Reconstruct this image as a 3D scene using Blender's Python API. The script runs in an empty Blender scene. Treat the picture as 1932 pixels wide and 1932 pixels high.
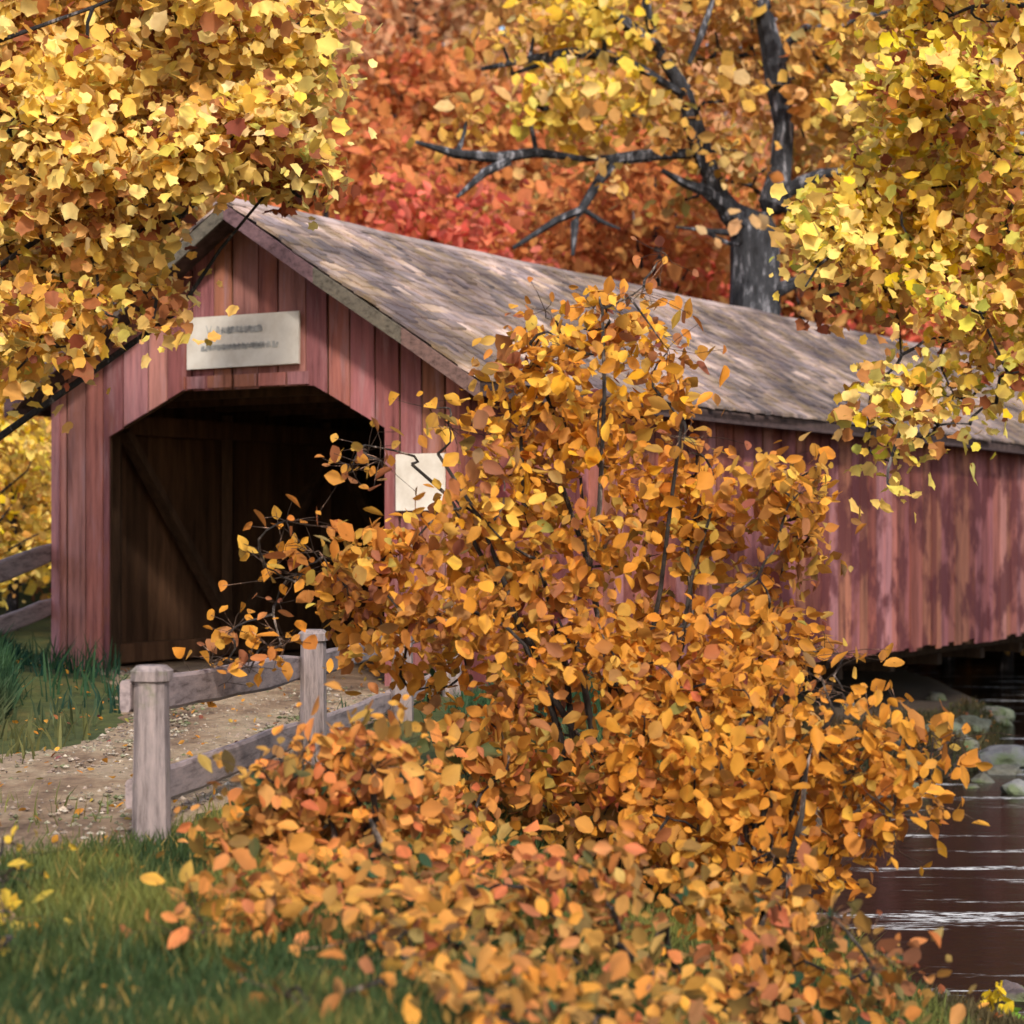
import bpy, math, random
import numpy as np
from mathutils import Vector, noise as mnoise
random.seed(7)
rng = np.random.default_rng(11)
S = bpy.context.scene
COL = S.collection
R = math.radians
F = 4000.0                      # focal length in pixels of a 1932 px wide picture
CAMZ = 2.1

def P(x, y, D):                 # a sight line at distance D -> a place in metres
    return np.array([(x-966)/F*D, D, CAMZ-(y-998)/F*D])

# ------------------------------------------------------------------ materials
MATS = {}
def new_mat(name):
    m = bpy.data.materials.new(name); m.use_nodes = True
    nt = m.node_tree; nt.nodes.clear()
    out = nt.nodes.new('ShaderNodeOutputMaterial')
    MATS[name] = m
    return m, nt, out
def N(nt, t, **kw):
    n = nt.nodes.new(t)
    for k, v in kw.items():
        if k in n.inputs: n.inputs[k].default_value = v
        else: setattr(n, k, v)
    return n
def mixc(nt, a, b, fac, mode='MIX'):
    n = nt.nodes.new('ShaderNodeMix'); n.data_type = 'RGBA'; n.blend_type = mode
    for sock, val in ((0, fac), (6, a), (7, b)):
        if isinstance(val, bpy.types.NodeSocket): nt.links.new(val, n.inputs[sock])
        elif sock == 0: n.inputs[0].default_value = val
        else: n.inputs[sock].default_value = (*val, 1)
    return n.outputs[2]
def ramp(nt, src, stops):
    n = nt.nodes.new('ShaderNodeValToRGB'); nt.links.new(src, n.inputs[0])
    e = n.color_ramp.elements
    while len(e) < len(stops): e.new(0.5)
    for i, (p, c) in enumerate(stops):
        e[i].position = p
        e[i].color = (*c, 1) if isinstance(c, tuple) else (c, c, c, 1)
    return n.outputs[0]
def noise_tex(nt, scale, detail=4, stretch=(1,1,1), rough=.55, rot=(0,0,0), kind='Object'):
    tc = nt.nodes.new('ShaderNodeTexCoord')
    mp = nt.nodes.new('ShaderNodeMapping'); mp.inputs['Scale'].default_value = stretch
    mp.inputs['Rotation'].default_value = rot
    nt.links.new(tc.outputs[kind], mp.inputs[0])
    n = nt.nodes.new('ShaderNodeTexNoise'); n.inputs['Scale'].default_value = scale
    n.inputs['Detail'].default_value = detail; n.inputs['Roughness'].default_value = rough
    nt.links.new(mp.outputs[0], n.inputs['Vector'])
    return n.outputs[0]
def finish(nt, out, colour, rough=.85, bump=None, bstr=.3, bdist=.02, spec=.25):
    b = nt.nodes.new('ShaderNodeBsdfPrincipled')
    if isinstance(colour, tuple): b.inputs['Base Color'].default_value = (*colour, 1)
    else: nt.links.new(colour, b.inputs['Base Color'])
    if isinstance(rough, float): b.inputs['Roughness'].default_value = rough
    else: nt.links.new(rough, b.inputs['Roughness'])
    b.inputs['Specular IOR Level'].default_value = spec
    if bump is not None:
        bp = nt.nodes.new('ShaderNodeBump'); bp.inputs['Strength'].default_value = bstr
        bp.inputs['Distance'].default_value = bdist
        nt.links.new(bump, bp.inputs['Height']); nt.links.new(bp.outputs[0], b.inputs['Normal'])
    nt.links.new(b.outputs[0], out.inputs[0])
    return b
def attr(nt, name='col'):
    a = nt.nodes.new('ShaderNodeAttribute'); a.attribute_name = name
    return a.outputs['Color']

# foliage: colour of each leaf comes from the leaf itself
m, nt, out = new_mat('foliage')
c = attr(nt)
nz = noise_tex(nt, 9, 3)
c2 = mixc(nt, c, ramp(nt, nz, [(.3, (.7,.62,.5)), (.6, (1.0,1.0,1.0))]), .5, 'MULTIPLY')
d = nt.nodes.new('ShaderNodeBsdfPrincipled'); d.inputs['Roughness'].default_value = .62
d.inputs['Specular IOR Level'].default_value = .18
nt.links.new(c2, d.inputs['Base Color'])
t = nt.nodes.new('ShaderNodeBsdfTranslucent'); nt.links.new(c2, t.inputs[0])
mx = nt.nodes.new('ShaderNodeMixShader'); mx.inputs[0].default_value = .42
nt.links.new(d.outputs[0], mx.inputs[1]); nt.links.new(t.outputs[0], mx.inputs[2]); nt.links.new(mx.outputs[0], out.inputs[0])

m, nt, out = new_mat('painted_boards')   # faded barn red, streaky
c = attr(nt)
st = noise_tex(nt, 1.0, 6, (7, 7, .55), .7)
c = mixc(nt, c, ramp(nt, st, [(.32, (.30,.26,.30)), (.48, (.95,.92,.95)), (.64, (1.35,1.3,1.3))]), .85, 'MULTIPLY')
wr = noise_tex(nt, 2.2, 5, (3, 3, .35), .65)
c = mixc(nt, c, (.36, .20, .21), ramp(nt, wr, [(.52, 0.0), (.70, .7)]))
rs = noise_tex(nt, 1.7, 5, (1.4, 1.4, .6), .7)
c = mixc(nt, c, (.27, .085, .035), ramp(nt, rs, [(.55, 0.0), (.75, .6)]))
gr = noise_tex(nt, 30, 3, (4, 4, .18), .6)
finish(nt, out, c, .85, gr, .5, .012)

m, nt, out = new_mat('shade_blotched_boards')  # same red, dappled tree shade painted in as dark maroon blotches
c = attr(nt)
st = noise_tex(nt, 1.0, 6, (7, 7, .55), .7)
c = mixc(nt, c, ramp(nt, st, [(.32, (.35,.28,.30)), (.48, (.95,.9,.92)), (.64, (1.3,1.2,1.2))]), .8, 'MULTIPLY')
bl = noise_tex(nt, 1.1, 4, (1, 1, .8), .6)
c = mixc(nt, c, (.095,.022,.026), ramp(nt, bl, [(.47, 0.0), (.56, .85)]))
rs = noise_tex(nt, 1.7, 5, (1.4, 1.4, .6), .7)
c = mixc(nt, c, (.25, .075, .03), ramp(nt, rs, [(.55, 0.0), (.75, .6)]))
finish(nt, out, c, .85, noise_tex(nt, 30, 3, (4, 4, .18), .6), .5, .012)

m, nt, out = new_mat('post_wood')
c = attr(nt)
st = noise_tex(nt, 1.5, 7, (9, 9, 1.1), .75)
c = mixc(nt, c, ramp(nt, st, [(.34, (.3,.27,.27)), (.5, (1,1,1)), (.68, (1.5,1.45,1.42))]), .9, 'MULTIPLY')
mo = noise_tex(nt, 5, 5); c = mixc(nt, c, (.10,.11,.05), ramp(nt, mo, [(.58, 0.0), (.70, .6)]))
finish(nt, out, c, .85, st, .9, .03)

m, nt, out = new_mat('old_wood')         # grey weathered rails
c = attr(nt)
st = noise_tex(nt, 1.5, 7, (7, 1, 9), .75)
c = mixc(nt, c, ramp(nt, st, [(.34, (.35,.32,.32)), (.5, (1,1,1)), (.68, (1.4,1.35,1.3))]), .9, 'MULTIPLY')
gr = noise_tex(nt, 14, 5, (1, 1, 1), .7)
finish(nt, out, c, .85, gr, .5, .02)

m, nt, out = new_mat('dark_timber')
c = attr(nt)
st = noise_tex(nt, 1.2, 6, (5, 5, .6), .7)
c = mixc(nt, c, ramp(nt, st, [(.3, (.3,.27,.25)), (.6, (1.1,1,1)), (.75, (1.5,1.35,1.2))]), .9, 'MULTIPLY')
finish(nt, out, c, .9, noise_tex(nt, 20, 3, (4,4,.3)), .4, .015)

m, nt, out = new_mat('shingles')
c = attr(nt)
st = noise_tex(nt, .55, 4, (1,1,1), .6)
c = mixc(nt, c, ramp(nt, st, [(.40, (.55,.50,.53)), (.5, (.95,.9,.88)), (.60, (1.75,1.62,1.58))]), .95, 'MULTIPLY')
ms = noise_tex(nt, 1.6, 6, (1,1,1), .75)
c = mixc(nt, c, (.20, .135, .065), ramp(nt, ms, [(.50, 0.0), (.66, .7)]))
finish(nt, out, c, .9, noise_tex(nt, 25, 4, (1,1,1)), .6, .02)

m, nt, out = new_mat('bark')
c = attr(nt)
st = noise_tex(nt, 3.0, 6, (2, 2, .5), .75)
c = mixc(nt, c, ramp(nt, st, [(.38, (.16,.16,.18)), (.55, (.6,.62,.68)), (.63, (4.2,4.1,4.2))]), .9, 'MULTIPLY')
finish(nt, out, c, .9, noise_tex(nt, 9, 5, (2,2,.4), .7), .9, .05)

m, nt, out = new_mat('ground')
n1 = noise_tex(nt, .6, 6, (1,1,1), .65)
n2 = noise_tex(nt, 4, 6, (1,1,1), .7)
c = ramp(nt, n1, [(.3, (.028,.045,.016)), (.5, (.06,.075,.022)), (.68, (.11,.085,.03))])
c = mixc(nt, c, ramp(nt, n2, [(.3, (.5,.5,.5)), (.7, (1.5,1.3,1.1))]), .8, 'MULTIPLY')
# wet mud below the bank
geo = nt.nodes.new('ShaderNodeNewGeometry'); sp = nt.nodes.new('ShaderNodeSeparateXYZ'); nt.links.new(geo.outputs['Position'], sp.inputs[0])
mr = nt.nodes.new('ShaderNodeMapRange'); nt.links.new(sp.outputs[2], mr.inputs[0])
mr.inputs[1].default_value = -.5; mr.inputs[2].default_value = -1.2; mr.inputs[3].default_value = 0; mr.inputs[4].default_value = 1
c = mixc(nt, c, mixc(nt, (.035,.024,.018), (.11,.075,.05), n2), mr.outputs[0])
mr = nt.nodes.new('ShaderNodeMapRange'); nt.links.new(sp.outputs[2], mr.inputs[0])
mr.inputs[1].default_value = 1.2; mr.inputs[2].default_value = 3.5; mr.inputs[3].default_value = 0; mr.inputs[4].default_value = 1
c = mixc(nt, c, mixc(nt, (.12,.04,.015), (.3,.12,.03), n2), mr.outputs[0])
finish(nt, out, c, .95, n2, .8, .08)

m, nt, out = new_mat('dirt_road')
n1 = noise_tex(nt, .55, 7, (1.2,.55,1), .72, (0,0,R(-8)))
n2 = noise_tex(nt, 5, 8, (1,1,1), .8)
c = ramp(nt, n1, [(.33, (.13,.08,.055)), (.45, (.38,.255,.165)), (.53, (.56,.42,.28)), (.64, (.43,.31,.23)), (.72, (.2,.13,.09))])
c = mixc(nt, c, ramp(nt, n2, [(.35, (.45,.4,.38)), (.5, (1,1,1)), (.7, (1.35,1.3,1.25))]), .8, 'MULTIPLY')
finish(nt, out, c, .95, n2, 1.0, .14)

m, nt, out = new_mat('water')
w1 = noise_tex(nt, 1.6, 6, (.55, 2.6, 1), .65, (0,0,R(22)))
w2 = noise_tex(nt, .55, 6, (.5, 3.2, 1), .62, (0,0,R(22)))
fm = ramp(nt, w2, [(.57, 0.0), (.63, 1.0)])
w3 = noise_tex(nt, 9, 4, (.7, 2, 1), .7, (0,0,R(22)))
fm = mixc(nt, (0.,0.,0.), fm, ramp(nt, w3, [(.42, 0.0), (.6, 1.0)]))
c = mixc(nt, (.010,.006,.004), (.55,.55,.56), fm)
b = finish(nt, out, c, .12, w1, .4, .03, .2)
rr = ramp(nt, fm, [(0.0, .04), (1.0, .7)]); nt.links.new(rr, b.inputs['Roughness'])
b.inputs['IOR'].default_value = 1.18

m, nt, out = new_mat('stone')
c = attr(nt)
n1 = noise_tex(nt, 3, 6, (1,1,1), .7)
c = mixc(nt, c, ramp(nt, n1, [(.3, (.4,.4,.4)), (.55, (1,1,1)), (.75, (1.7,1.7,1.65))]), .9, 'MULTIPLY')
mo = noise_tex(nt, 1.5, 5, (1,1,1), .6)
c = mixc(nt, c, (.07,.10,.03), ramp(nt, mo, [(.5, 0.0), (.62, .8)]))
finish(nt, out, c, .8, n1, .8, .05)

m, nt, out = new_mat('sign_paint')
c = attr(nt)
n1 = noise_tex(nt, 2.5, 5, (1,1,1), .65)
c = mixc(nt, c, ramp(nt, n1, [(.3, (.72,.68,.64)), (.6, (1,1,1))]), .8, 'MULTIPLY')
finish(nt, out, c, .6)
m, nt, out = new_mat('sign_letters')
n1 = noise_tex(nt, 9, 4)
finish(nt, out, ramp(nt, n1, [(.35, (.27,.27,.27)), (.65, (.50,.48,.45))]), .8)

# ------------------------------------------------------------------ object helpers
def set_mesh(name, V, F_, C, mat, parent=None, smooth=False):
    """V (n,3); F_ list of index tuples; C per-vertex colour or single colour"""
    me = bpy.data.meshes.new(name)
    me.from_pydata([tuple(map(float, v)) for v in V], [], [tuple(f) for f in F_])
    C = np.asarray(C, dtype=np.float32)
    if C.ndim == 1: C = np.tile(C, (len(V), 1))
    a = me.color_attributes.new('col', 'FLOAT_COLOR', 'POINT')
    cc = np.ones((len(V), 4), dtype=np.float32); cc[:, :3] = C
    a.data.foreach_set('color', cc.ravel())
    if smooth: me.polygons.foreach_set('use_smooth', [True]*len(me.polygons))
    me.materials.append(MATS[mat]); me.update()
    o = bpy.data.objects.new(name, me); COL.objects.link(o)
    if parent is not None: o.parent = parent
    return o
def wloc(o):
    p = np.zeros(3)
    while o is not None: p = p+np.array(o.location); o = o.parent
    return p
class MB:
    def __init__(s): s.v = []; s.f = []; s.c = []
    def add(s, V, Fs, c):
        b = len(s.v); s.v += [tuple(v) for v in V]; s.f += [tuple(i+b for i in f) for f in Fs]
        s.c += [tuple(c)]*len(V)
    def box(s, o, ax, ay, az, c, jit=0):      # o corner, three edge vectors
        o, ax, ay, az = (np.array(q, float) for q in (o, ax, ay, az))
        V = [o, o+ax, o+ax+ay, o+ay, o+az, o+ax+az, o+ax+ay+az, o+ay+az]
        if jit: V = [v+np.array([random.uniform(-jit, jit) for _ in range(3)]) for v in V]
        s.add(V, [(3,2,1,0), (4,5,6,7), (0,1,5,4), (1,2,6,5), (2,3,7,6), (3,0,4,7)], c)
    def beam(s, a, b, w, h, c, up=(0,0,1)):
        a, b, up = (np.array(q, float) for q in (a, b, up))
        d = b-a; d /= np.linalg.norm(d); sd = np.cross(d, up); sd /= np.linalg.norm(sd); u2 = np.cross(sd, d)
        s.box(a-sd*w/2-u2*h/2, sd*w, b-a, u2*h, c)
    def tube(s, pts, rad, c, n=7, rough=.12):
        pts = [np.array(p, float) for p in pts]; rings = []
        V = []; 
        for i, p in enumerate(pts):
            d = pts[min(i+1, len(pts)-1)]-pts[max(i-1, 0)]; d /= (np.linalg.norm(d)+1e-9)
            a = np.cross(d, (0.13, .31, .94) if abs(d[2]) < .9 else (1, .1, 0)); a /= np.linalg.norm(a); b2 = np.cross(d, a)
            for k in range(n):
                t = 2*math.pi*k/n; r = rad[i]*(1+random.uniform(-rough, rough))
                V.append(p+a*math.cos(t)*r+b2*math.sin(t)*r)
        Fs = []
        for i in range(len(pts)-1):
            for k in range(n):
                Fs.append((i*n+k, i*n+(k+1) % n, (i+1)*n+(k+1) % n, (i+1)*n+k))
        Fs.append(tuple(range(n-1, -1, -1))); Fs.append(tuple((len(pts)-1)*n+k for k in range(n)))
        s.add(V, Fs, c)
    def build(s, name, mat, parent=None, smooth=False, origin=None):
        V = np.array(s.v)
        if parent is not None: V = V-wloc(parent)
        elif origin is not None: V = V-np.array(origin)
        o = set_mesh(name, V, s.f, np.array(s.c), mat, parent, smooth)
        if parent is None and origin is not None: o.location = origin
        return o
def tag(o, label, cat, group=None):
    o['label'] = label; o['category'] = cat
    if group: o['group'] = group
    return o
def thing(name, loc, label, cat, group=None):
    o = bpy.data.objects.new(name, None); COL.objects.link(o); o.location = tuple(map(float, loc)); o.empty_display_size = .3
    return tag(o, label, cat, group)
def copy_tree(o, loc, rot=0, sc=1.0):
    r = o.copy(); COL.objects.link(r); r.location = loc; r.rotation_euler = (0, 0, rot); r.scale = (sc, sc, sc)
    for ch in list(o.children):
        k = ch.copy(); COL.objects.link(k); k.parent = r
    return r
def clampc(c): return np.clip(c, 0.003, .95)

# leaf outlines: halves share the midrib
OV = [(0,-.5), (.20,-.28), (.30,0), (.20,.3), (0,.5), (-.20,.3), (-.30,0), (-.20,-.28)]
OVF = [(0,1,2,3,4), (4,5,6,7,0)]
MP = [(0,-.42), (.18,-.40), (.40,-.24), (.36,-.02), (.46,.20), (.24,.28), (0,.52), (-.24,.28), (-.46,.20), (-.36,-.02), (-.40,-.24), (-.18,-.40)]
MPF = [(0,1,2,3,6), (3,4,5,6), (6,7,8,9), (6,9,10,11,0)]
QD = [(0,-.5), (.32,-.12), (.22,.3), (0,.5), (-.26,.22), (-.34,-.16)]
QDF = [(0,1,2,3), (3,4,5,0)]
BE = [(0,-.5), (.17,-.38), (.30,-.16), (.32,.08), (.20,.32), (0,.56), (-.20,.32), (-.32,.08), (-.30,-.16), (-.17,-.38)]
BEF = [(0,1,2,3,4,5), (5,6,7,8,9,0)]
def leaf_mesh(name, pos, size, nrm, col, kind, parent, mat='foliage'):
    T, TF = {'ovate': (OV, OVF), 'maple': (MP, MPF), 'dab': (QD, QDF), 'beech': (BE, BEF)}[kind]
    T = np.array(T); n = len(pos); k = len(T)
    nrm = nrm/(np.linalg.norm(nrm, axis=1, keepdims=True)+1e-9)
    r = rng.normal(size=(n, 3)); r[:, 2] -= .6                       # tips tend to hang
    a = r-(r*nrm).sum(1, keepdims=True)*nrm; a /= (np.linalg.norm(a, axis=1, keepdims=True)+1e-9)
    b = np.cross(nrm, a)
    asp = rng.uniform(.8, 1.25, (n, 1, 1)); fold = rng.uniform(.05, .45, (n, 1, 1)); curl = rng.uniform(-.25, .35, (n, 1, 1))
    X = (T[:, 0]*1.0)[None, :, None]*asp*(1+rng.uniform(-.15, .15, (n, k, 1))); Y = (T[:, 1])[None, :, None]*(1+rng.uniform(-.1, .1, (n, k, 1)))
    Z = np.abs(X)*fold-curl*Y*Y
    V = pos[:, None, :]+size[:, None, None]*(b[:, None, :]*X+a[:, None, :]*Y+nrm[:, None, :]*Z)
    V = V.reshape(-1, 3)
    if parent is not None: V = V-wloc(parent)
    C = np.ones((n, k, 4), dtype=np.float32)
    vv = 1+rng.normal(0, .10, (n, k, 1)); dry = (rng.random((n, k, 1)) < .10)*rng.uniform(.2, .6, (n, k, 1))   # uneven, some edges dried brown
    C[:, :, :3] = clampc(np.asarray(col)[:, None, :]*vv*(1-dry)+dry*np.array([.22, .10, .04]))
    loops = np.concatenate([np.array(f) for f in TF]); sizes = np.array([len(f) for f in TF])
    L = (loops[None, :]+(np.arange(n)*k)[:, None]).ravel().astype(np.int32)
    tot = np.tile(sizes, n).astype(np.int32); st = np.concatenate([[0], np.cumsum(tot)[:-1]]).astype(np.int32)
    me = bpy.data.meshes.new(name)
    me.vertices.add(len(V)); me.vertices.foreach_set('co', V.astype(np.float32).ravel())
    me.loops.add(len(L)); me.loops.foreach_set('vertex_index', L)
    me.polygons.add(len(tot)); me.polygons.foreach_set('loop_start', st); me.polygons.foreach_set('loop_total', tot)
    at = me.color_attributes.new('col', 'FLOAT_COLOR', 'POINT'); at.data.foreach_set('color', C.ravel())
    me.materials.append(MATS[mat]); me.update(calc_edges=True); me.validate()
    o = bpy.data.objects.new(name, me); COL.objects.link(o)
    if parent is not None: o.parent = parent
    return o
def pick(pal, n):
    cols = np.array([p[1] for p in pal]); w = np.array([p[0] for p in pal], float); w /= w.sum()
    c = cols[rng.choice(len(pal), n, p=w)]
    return c*rng.uniform(.82, 1.15, (n, 1))*(1+rng.normal(0, .05, (n, 3)))
STALKS = []
def fill_clumps(clumps, leaf, pal, spray=11, spread=1.6, updown=.35, palfn=None):
    """clumps: (centre, radius(3), n leaves). Leaves sit in sprays inside each clump; each spray leans to one hue."""
    PP, NN, CC, SS = [], [], [], []
    twigs = []; STALKS.clear()
    for (c, r, n) in clumps:
        small = n < 26
        c = np.array(c, float); r = np.array(r, float)*np.ones(3)
        ns = max(1, int(n/spray))
        g = rng.normal(size=(ns, 3)); g /= np.linalg.norm(g, axis=1, keepdims=True); q = c+g*r*(rng.uniform(.15, 1.0, (ns, 1))**.5)
        for sc in q:
            k = rng.integers(max(2, spray//2), int(spray*1.5)+1)
            off = rng.normal(size=(k, 3))*leaf*spread*np.array([1, 1, .75])
            pp = sc+off
            out_ = (sc-c)/r
            nn = rng.normal(size=(k, 3))*.9+out_*.5+np.array([.2, -.65, updown+.2])
            p_ = palfn(sc) if palfn else pal
            base = pick(p_, 1)[0]; cc = pick(p_, k)*.42+base*.58
            PP.append(pp); NN.append(nn); CC.append(cc); SS.append(leaf*rng.uniform(.8, 1.2)*rng.uniform(.45, 1.4, k))
            if small: STALKS.append((c, sc, .006)); STALKS.extend((sc, p, .0035) for p in pp)
            elif rng.random() < .5: twigs.append((c, sc))
    return np.concatenate(PP), np.concatenate(NN), np.concatenate(CC), np.concatenate(SS), twigs
def branchy(mb, a, b, r0, r1, c, sag=.12, n=5, seg=6):
    a = np.array(a, float); b = np.array(b, float); L = np.linalg.norm(b-a)
    pts = []; rad = []
    j = rng.normal(size=3)*L*sag
    for i in range(n):
        t = i/(n-1)
        pts.append(a+(b-a)*t+j*math.sin(math.pi*t)+(rng.normal(size=3)*L*.018 if 0 < i < n-1 else 0)); rad.append(r0+(r1-r0)*t)
    mb.tube(pts, rad, c, seg); return pts

# ------------------------------------------------------------------ lie of the land
A = np.array([-.547, 27.0]); U = np.array([.529, .848]); Vv = np.array([-.848, .529])
U /= np.linalg.norm(U); Vv = np.array([-U[1], U[0]])
def G(s, k, z): q = A+Vv*s+U*k; return np.array([q[0], q[1], z])
CH = np.array([(22,4,4.3), (9.0,12.4,4.3), (6.1,20.2,4.2), (7.6,27,3.5), (10.6,33,2.9), (13,42,3), (13.5,49,3), (12.5,62,2), (12,72,.5)])
def ss(a, b, x): t = np.clip((x-a)/(b-a), 0, 1); return t*t*(3-2*t)
def chan(X, Y):
    best = np.full(X.shape, 1e9)
    for i in range(len(CH)-1):
        a, b = CH[i], CH[i+1]; d = b[:2]-a[:2]; L2 = d@d
        t = np.clip(((X-a[0])*d[0]+(Y-a[1])*d[1])/L2, 0, 1)
        dist = np.hypot(X-a[0]-d[0]*t, Y-a[1]-d[1]*t)-(a[2]+(b[2]-a[2])*t)
        best = np.minimum(best, dist)
    return best
XB_Y = [0, 9, 14, 19, 27, 31, 60]; XB_X = [-.8, -.9, -1.3, -1.0, .5, 1.4, 4.5]
def height(X, Y):
    X = np.asarray(X, float); Y = np.asarray(Y, float)
    q = (X-A[0])*Vv[0]+(Y-A[1])*Vv[1]
    k = (X-A[0])*U[0]+(Y-A[1])*U[1]
    xb = np.interp(Y, XB_Y, XB_X)
    low = -1.15-.2*ss(14, 30, Y)
    low = low-.35*ss(19, 12, Y)*0
    h = low*ss(0, 4.4, X-xb)
    # high ground again past the far end of the bridge
    h = h*(1-ss(36, 44, k))
    h = h+.6*np.exp(-((X+8.3)**2+(Y-26)**2)/(2*2.3**2))
    h = h+.10*np.sin(X*1.1+Y*.6)*np.cos(Y*.8-X*.4)*ss(2.0, 5, np.abs(X+3.0))
    h = h+.36*np.clip(q-17, 0, None)*ss(17, 30, q)
    d = chan(X, Y)
    h = h+(-2.5-h)*(1-ss(-1.1, .9, d))*(1-ss(14, 20, q))
    return h
def hz(x, y): return float(height(np.array([x]), np.array([y]))[0])

xs = np.concatenate([np.linspace(-160, -16, 30), np.linspace(-15, 18, 150), np.linspace(19, 180, 34)])
ys = np.concatenate([np.linspace(-12, 7, 14), np.linspace(7.4, 50, 170), np.linspace(51, 420, 70)])
XX, YY = np.meshgrid(xs, ys); ZZ = height(XX, YY)
ZZ = np.minimum(ZZ, 42+0*ZZ)
nx, ny = len(xs), len(ys)
Fq = [(j*nx+i, j*nx+i+1, (j+1)*nx+i+1, (j+1)*nx+i) for j in range(ny-1) for i in range(nx-1)]
o = set_mesh('ground', np.stack([XX.ravel(), YY.ravel(), ZZ.ravel()], 1), Fq, (.1,.1,.1), 'ground', smooth=True); o['kind'] = 'structure'

# dirt road from the portal out to the left
RL = np.array([(-8.2,34.0), (-6.1,30.4), (-5.35,27.8), (-4.55,24.5), (-4.15,22.0), (-4.7,19.6), (-8.5,17.6), (-16,15.5), (-40,12)])
RR = np.array([(-2.5,31.4), (-1.0,28.0), (-1.25,25.0), (-1.6,22.0), (-1.95,18.5), (-2.35,15.0), (-3.2,13.1), (-9,9.6), (-38,5)])
def resample(Pt, n):
    i = np.linspace(0, len(Pt)-1, n); out_ = []
    for t in i:
        a = int(min(t, len(Pt)-2)); f = t-a
        p0 = Pt[max(a-1, 0)]; p1 = Pt[a]; p2 = Pt[a+1]; p3 = Pt[min(a+2, len(Pt)-1)]
        out_.append(.5*((2*p1)+(-p0+p2)*f+(2*p0-5*p1+4*p2-p3)*f*f+(-p0+3*p1-3*p2+p3)*f**3))
    return np.array(out_)
RLs, RRs = resample(RL, 120), resample(RR, 120)
m_ = 26; V = []
for i in range(120):
    for j in range(m_):
        t = j/(m_-1); p = RLs[i]*(1-t)+RRs[i]*t
        w = .16*math.sin(i*1.9)+.1*math.sin(i*.83+2)
        if j == 0: p = p-(RRs[i]-RLs[i])/4*w*.8
        if j == m_-1: p = p+(RRs[i]-RLs[i])/4*w*.5
        rut = -.03*math.exp(-((t-.3)/.07)**2)-.03*math.exp(-((t-.72)/.07)**2)
        V.append((p[0], p[1], hz(p[0], p[1])+.035+rut+.02*math.sin(math.pi*t)-(0.04 if j in (0, m_-1) else 0)))
Fr = [(i*m_+j, (i+1)*m_+j, (i+1)*m_+j+1, i*m_+j+1) for i in range(119) for j in range(m_-1)]
o = set_mesh('dirt_road', V, Fr, (.3,.25,.2), 'dirt_road', smooth=True); o['kind'] = 'structure'
def on_road(x, y):
    d = np.hypot(RLs[:, 0]*.5+RRs[:, 0]*.5-x, RLs[:, 1]*.5+RRs[:, 1]*.5-y); i = int(d.argmin())
    a = RLs[i]; b = RRs[i]; t = ((x-a[0])*(b-a)[0]+(y-a[1])*(b-a)[1])/((b-a)@(b-a))
    return -.0 < t < 1.0 and d[i] < np.hypot(*(b-a))*.62

# water
o = set_mesh('stream_water', [(-2,5,-1.7), (60,-8,-1.7), (60,90,-1.7), (-2,90,-1.7)], [(0,1,2,3)], (0,0,0), 'water'); o['kind'] = 'structure'

# ------------------------------------------------------------------ covered bridge
W = 7.17; L = 45.0; ZA = 6.50; SL = .625; OH = .45; HW = W/2+OH
def zroof(s): return ZA-SL*abs(s-W/2)
BR = thing('covered_bridge', (*(A+Vv*W/2), 0), 'weathered red covered bridge with grey shingle roof and dark arched portal', 'bridge')
def red():
    c = random.choice([(.28,.098,.078), (.32,.118,.095), (.26,.09,.088), (.30,.12,.075), (.21,.066,.05), (.36,.16,.135), (.28,.105,.11), (.32,.145,.15)])
    k = random.uniform(.75, 1.2); return tuple(x*k for x in c)
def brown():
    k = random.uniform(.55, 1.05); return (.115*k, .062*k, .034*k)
def opening(s):                        # underside of portal boards
    if s <= 2.47: return 3.42+(4.02-3.42)*(s-1.31)/(2.47-1.31)
    if s >= 4.76: return 3.42+(4.02-3.42)*(6.14-s)/(6.14-4.76)
    return 4.02
def gable(mb, k0, w0, gap, thick, colf, jit, sign, solid_top=-.07):
    s = 0.0
    while s < W-1e-6:
        w = w0*random.uniform(.8, 1.2); s1 = min(W, s+w)
        if W-s1 < .12: s1 = W
        a, b = s+gap*random.uniform(.4, 1.6)/2, s1-gap*random.uniform(.4, 1.6)/2
        c = colf(); off = random.uniform(0, jit); lean = random.uniform(-.01, .01)
        cuts = [a]+[q for q in (1.31, 6.14) if a < q < b]+[b]
        for i in range(len(cuts)-1):
            x0, x1 = cuts[i], cuts[i+1]; mid = (x0+x1)/2; inside = 1.31 < mid < 6.14
            bp = sorted([x0, x1]+[q for q in (2.47, 4.76, W/2) if x0 < q < x1])
            rag = random.uniform(-.03, .02)
            bot = [(x, opening(x)+(rag*.4 if inside else 0)) if inside else (x, -.15+rag) for x in bp]
            top = [(x, zroof(x)+solid_top) for x in reversed(bp)]
            pl = bot+top; n = len(pl); kf = k0+sign*(off)
            V = [G(x, kf, z) for x, z in pl]+[G(x, kf-sign*thick, z) for x, z in pl]
            Fs = [tuple(range(n)), tuple(range(2*n-1, n-1, -1))]+[(i2, i2+n, (i2+1) % n+n, (i2+1) % n) for i2 in range(n)]
            mb.add(V, Fs, c)
        s = s1
mb = MB(); gable(mb, 0.0, .40, .034, .03, red, .016, -1); mb.build('gable_wall', 'painted_boards', BR)
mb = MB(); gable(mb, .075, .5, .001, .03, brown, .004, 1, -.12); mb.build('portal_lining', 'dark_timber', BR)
mb = MB(); gable(mb, L, .40, .02, .03, red, .01, 1); mb.build('gable_wall', 'painted_boards', BR)
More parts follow.
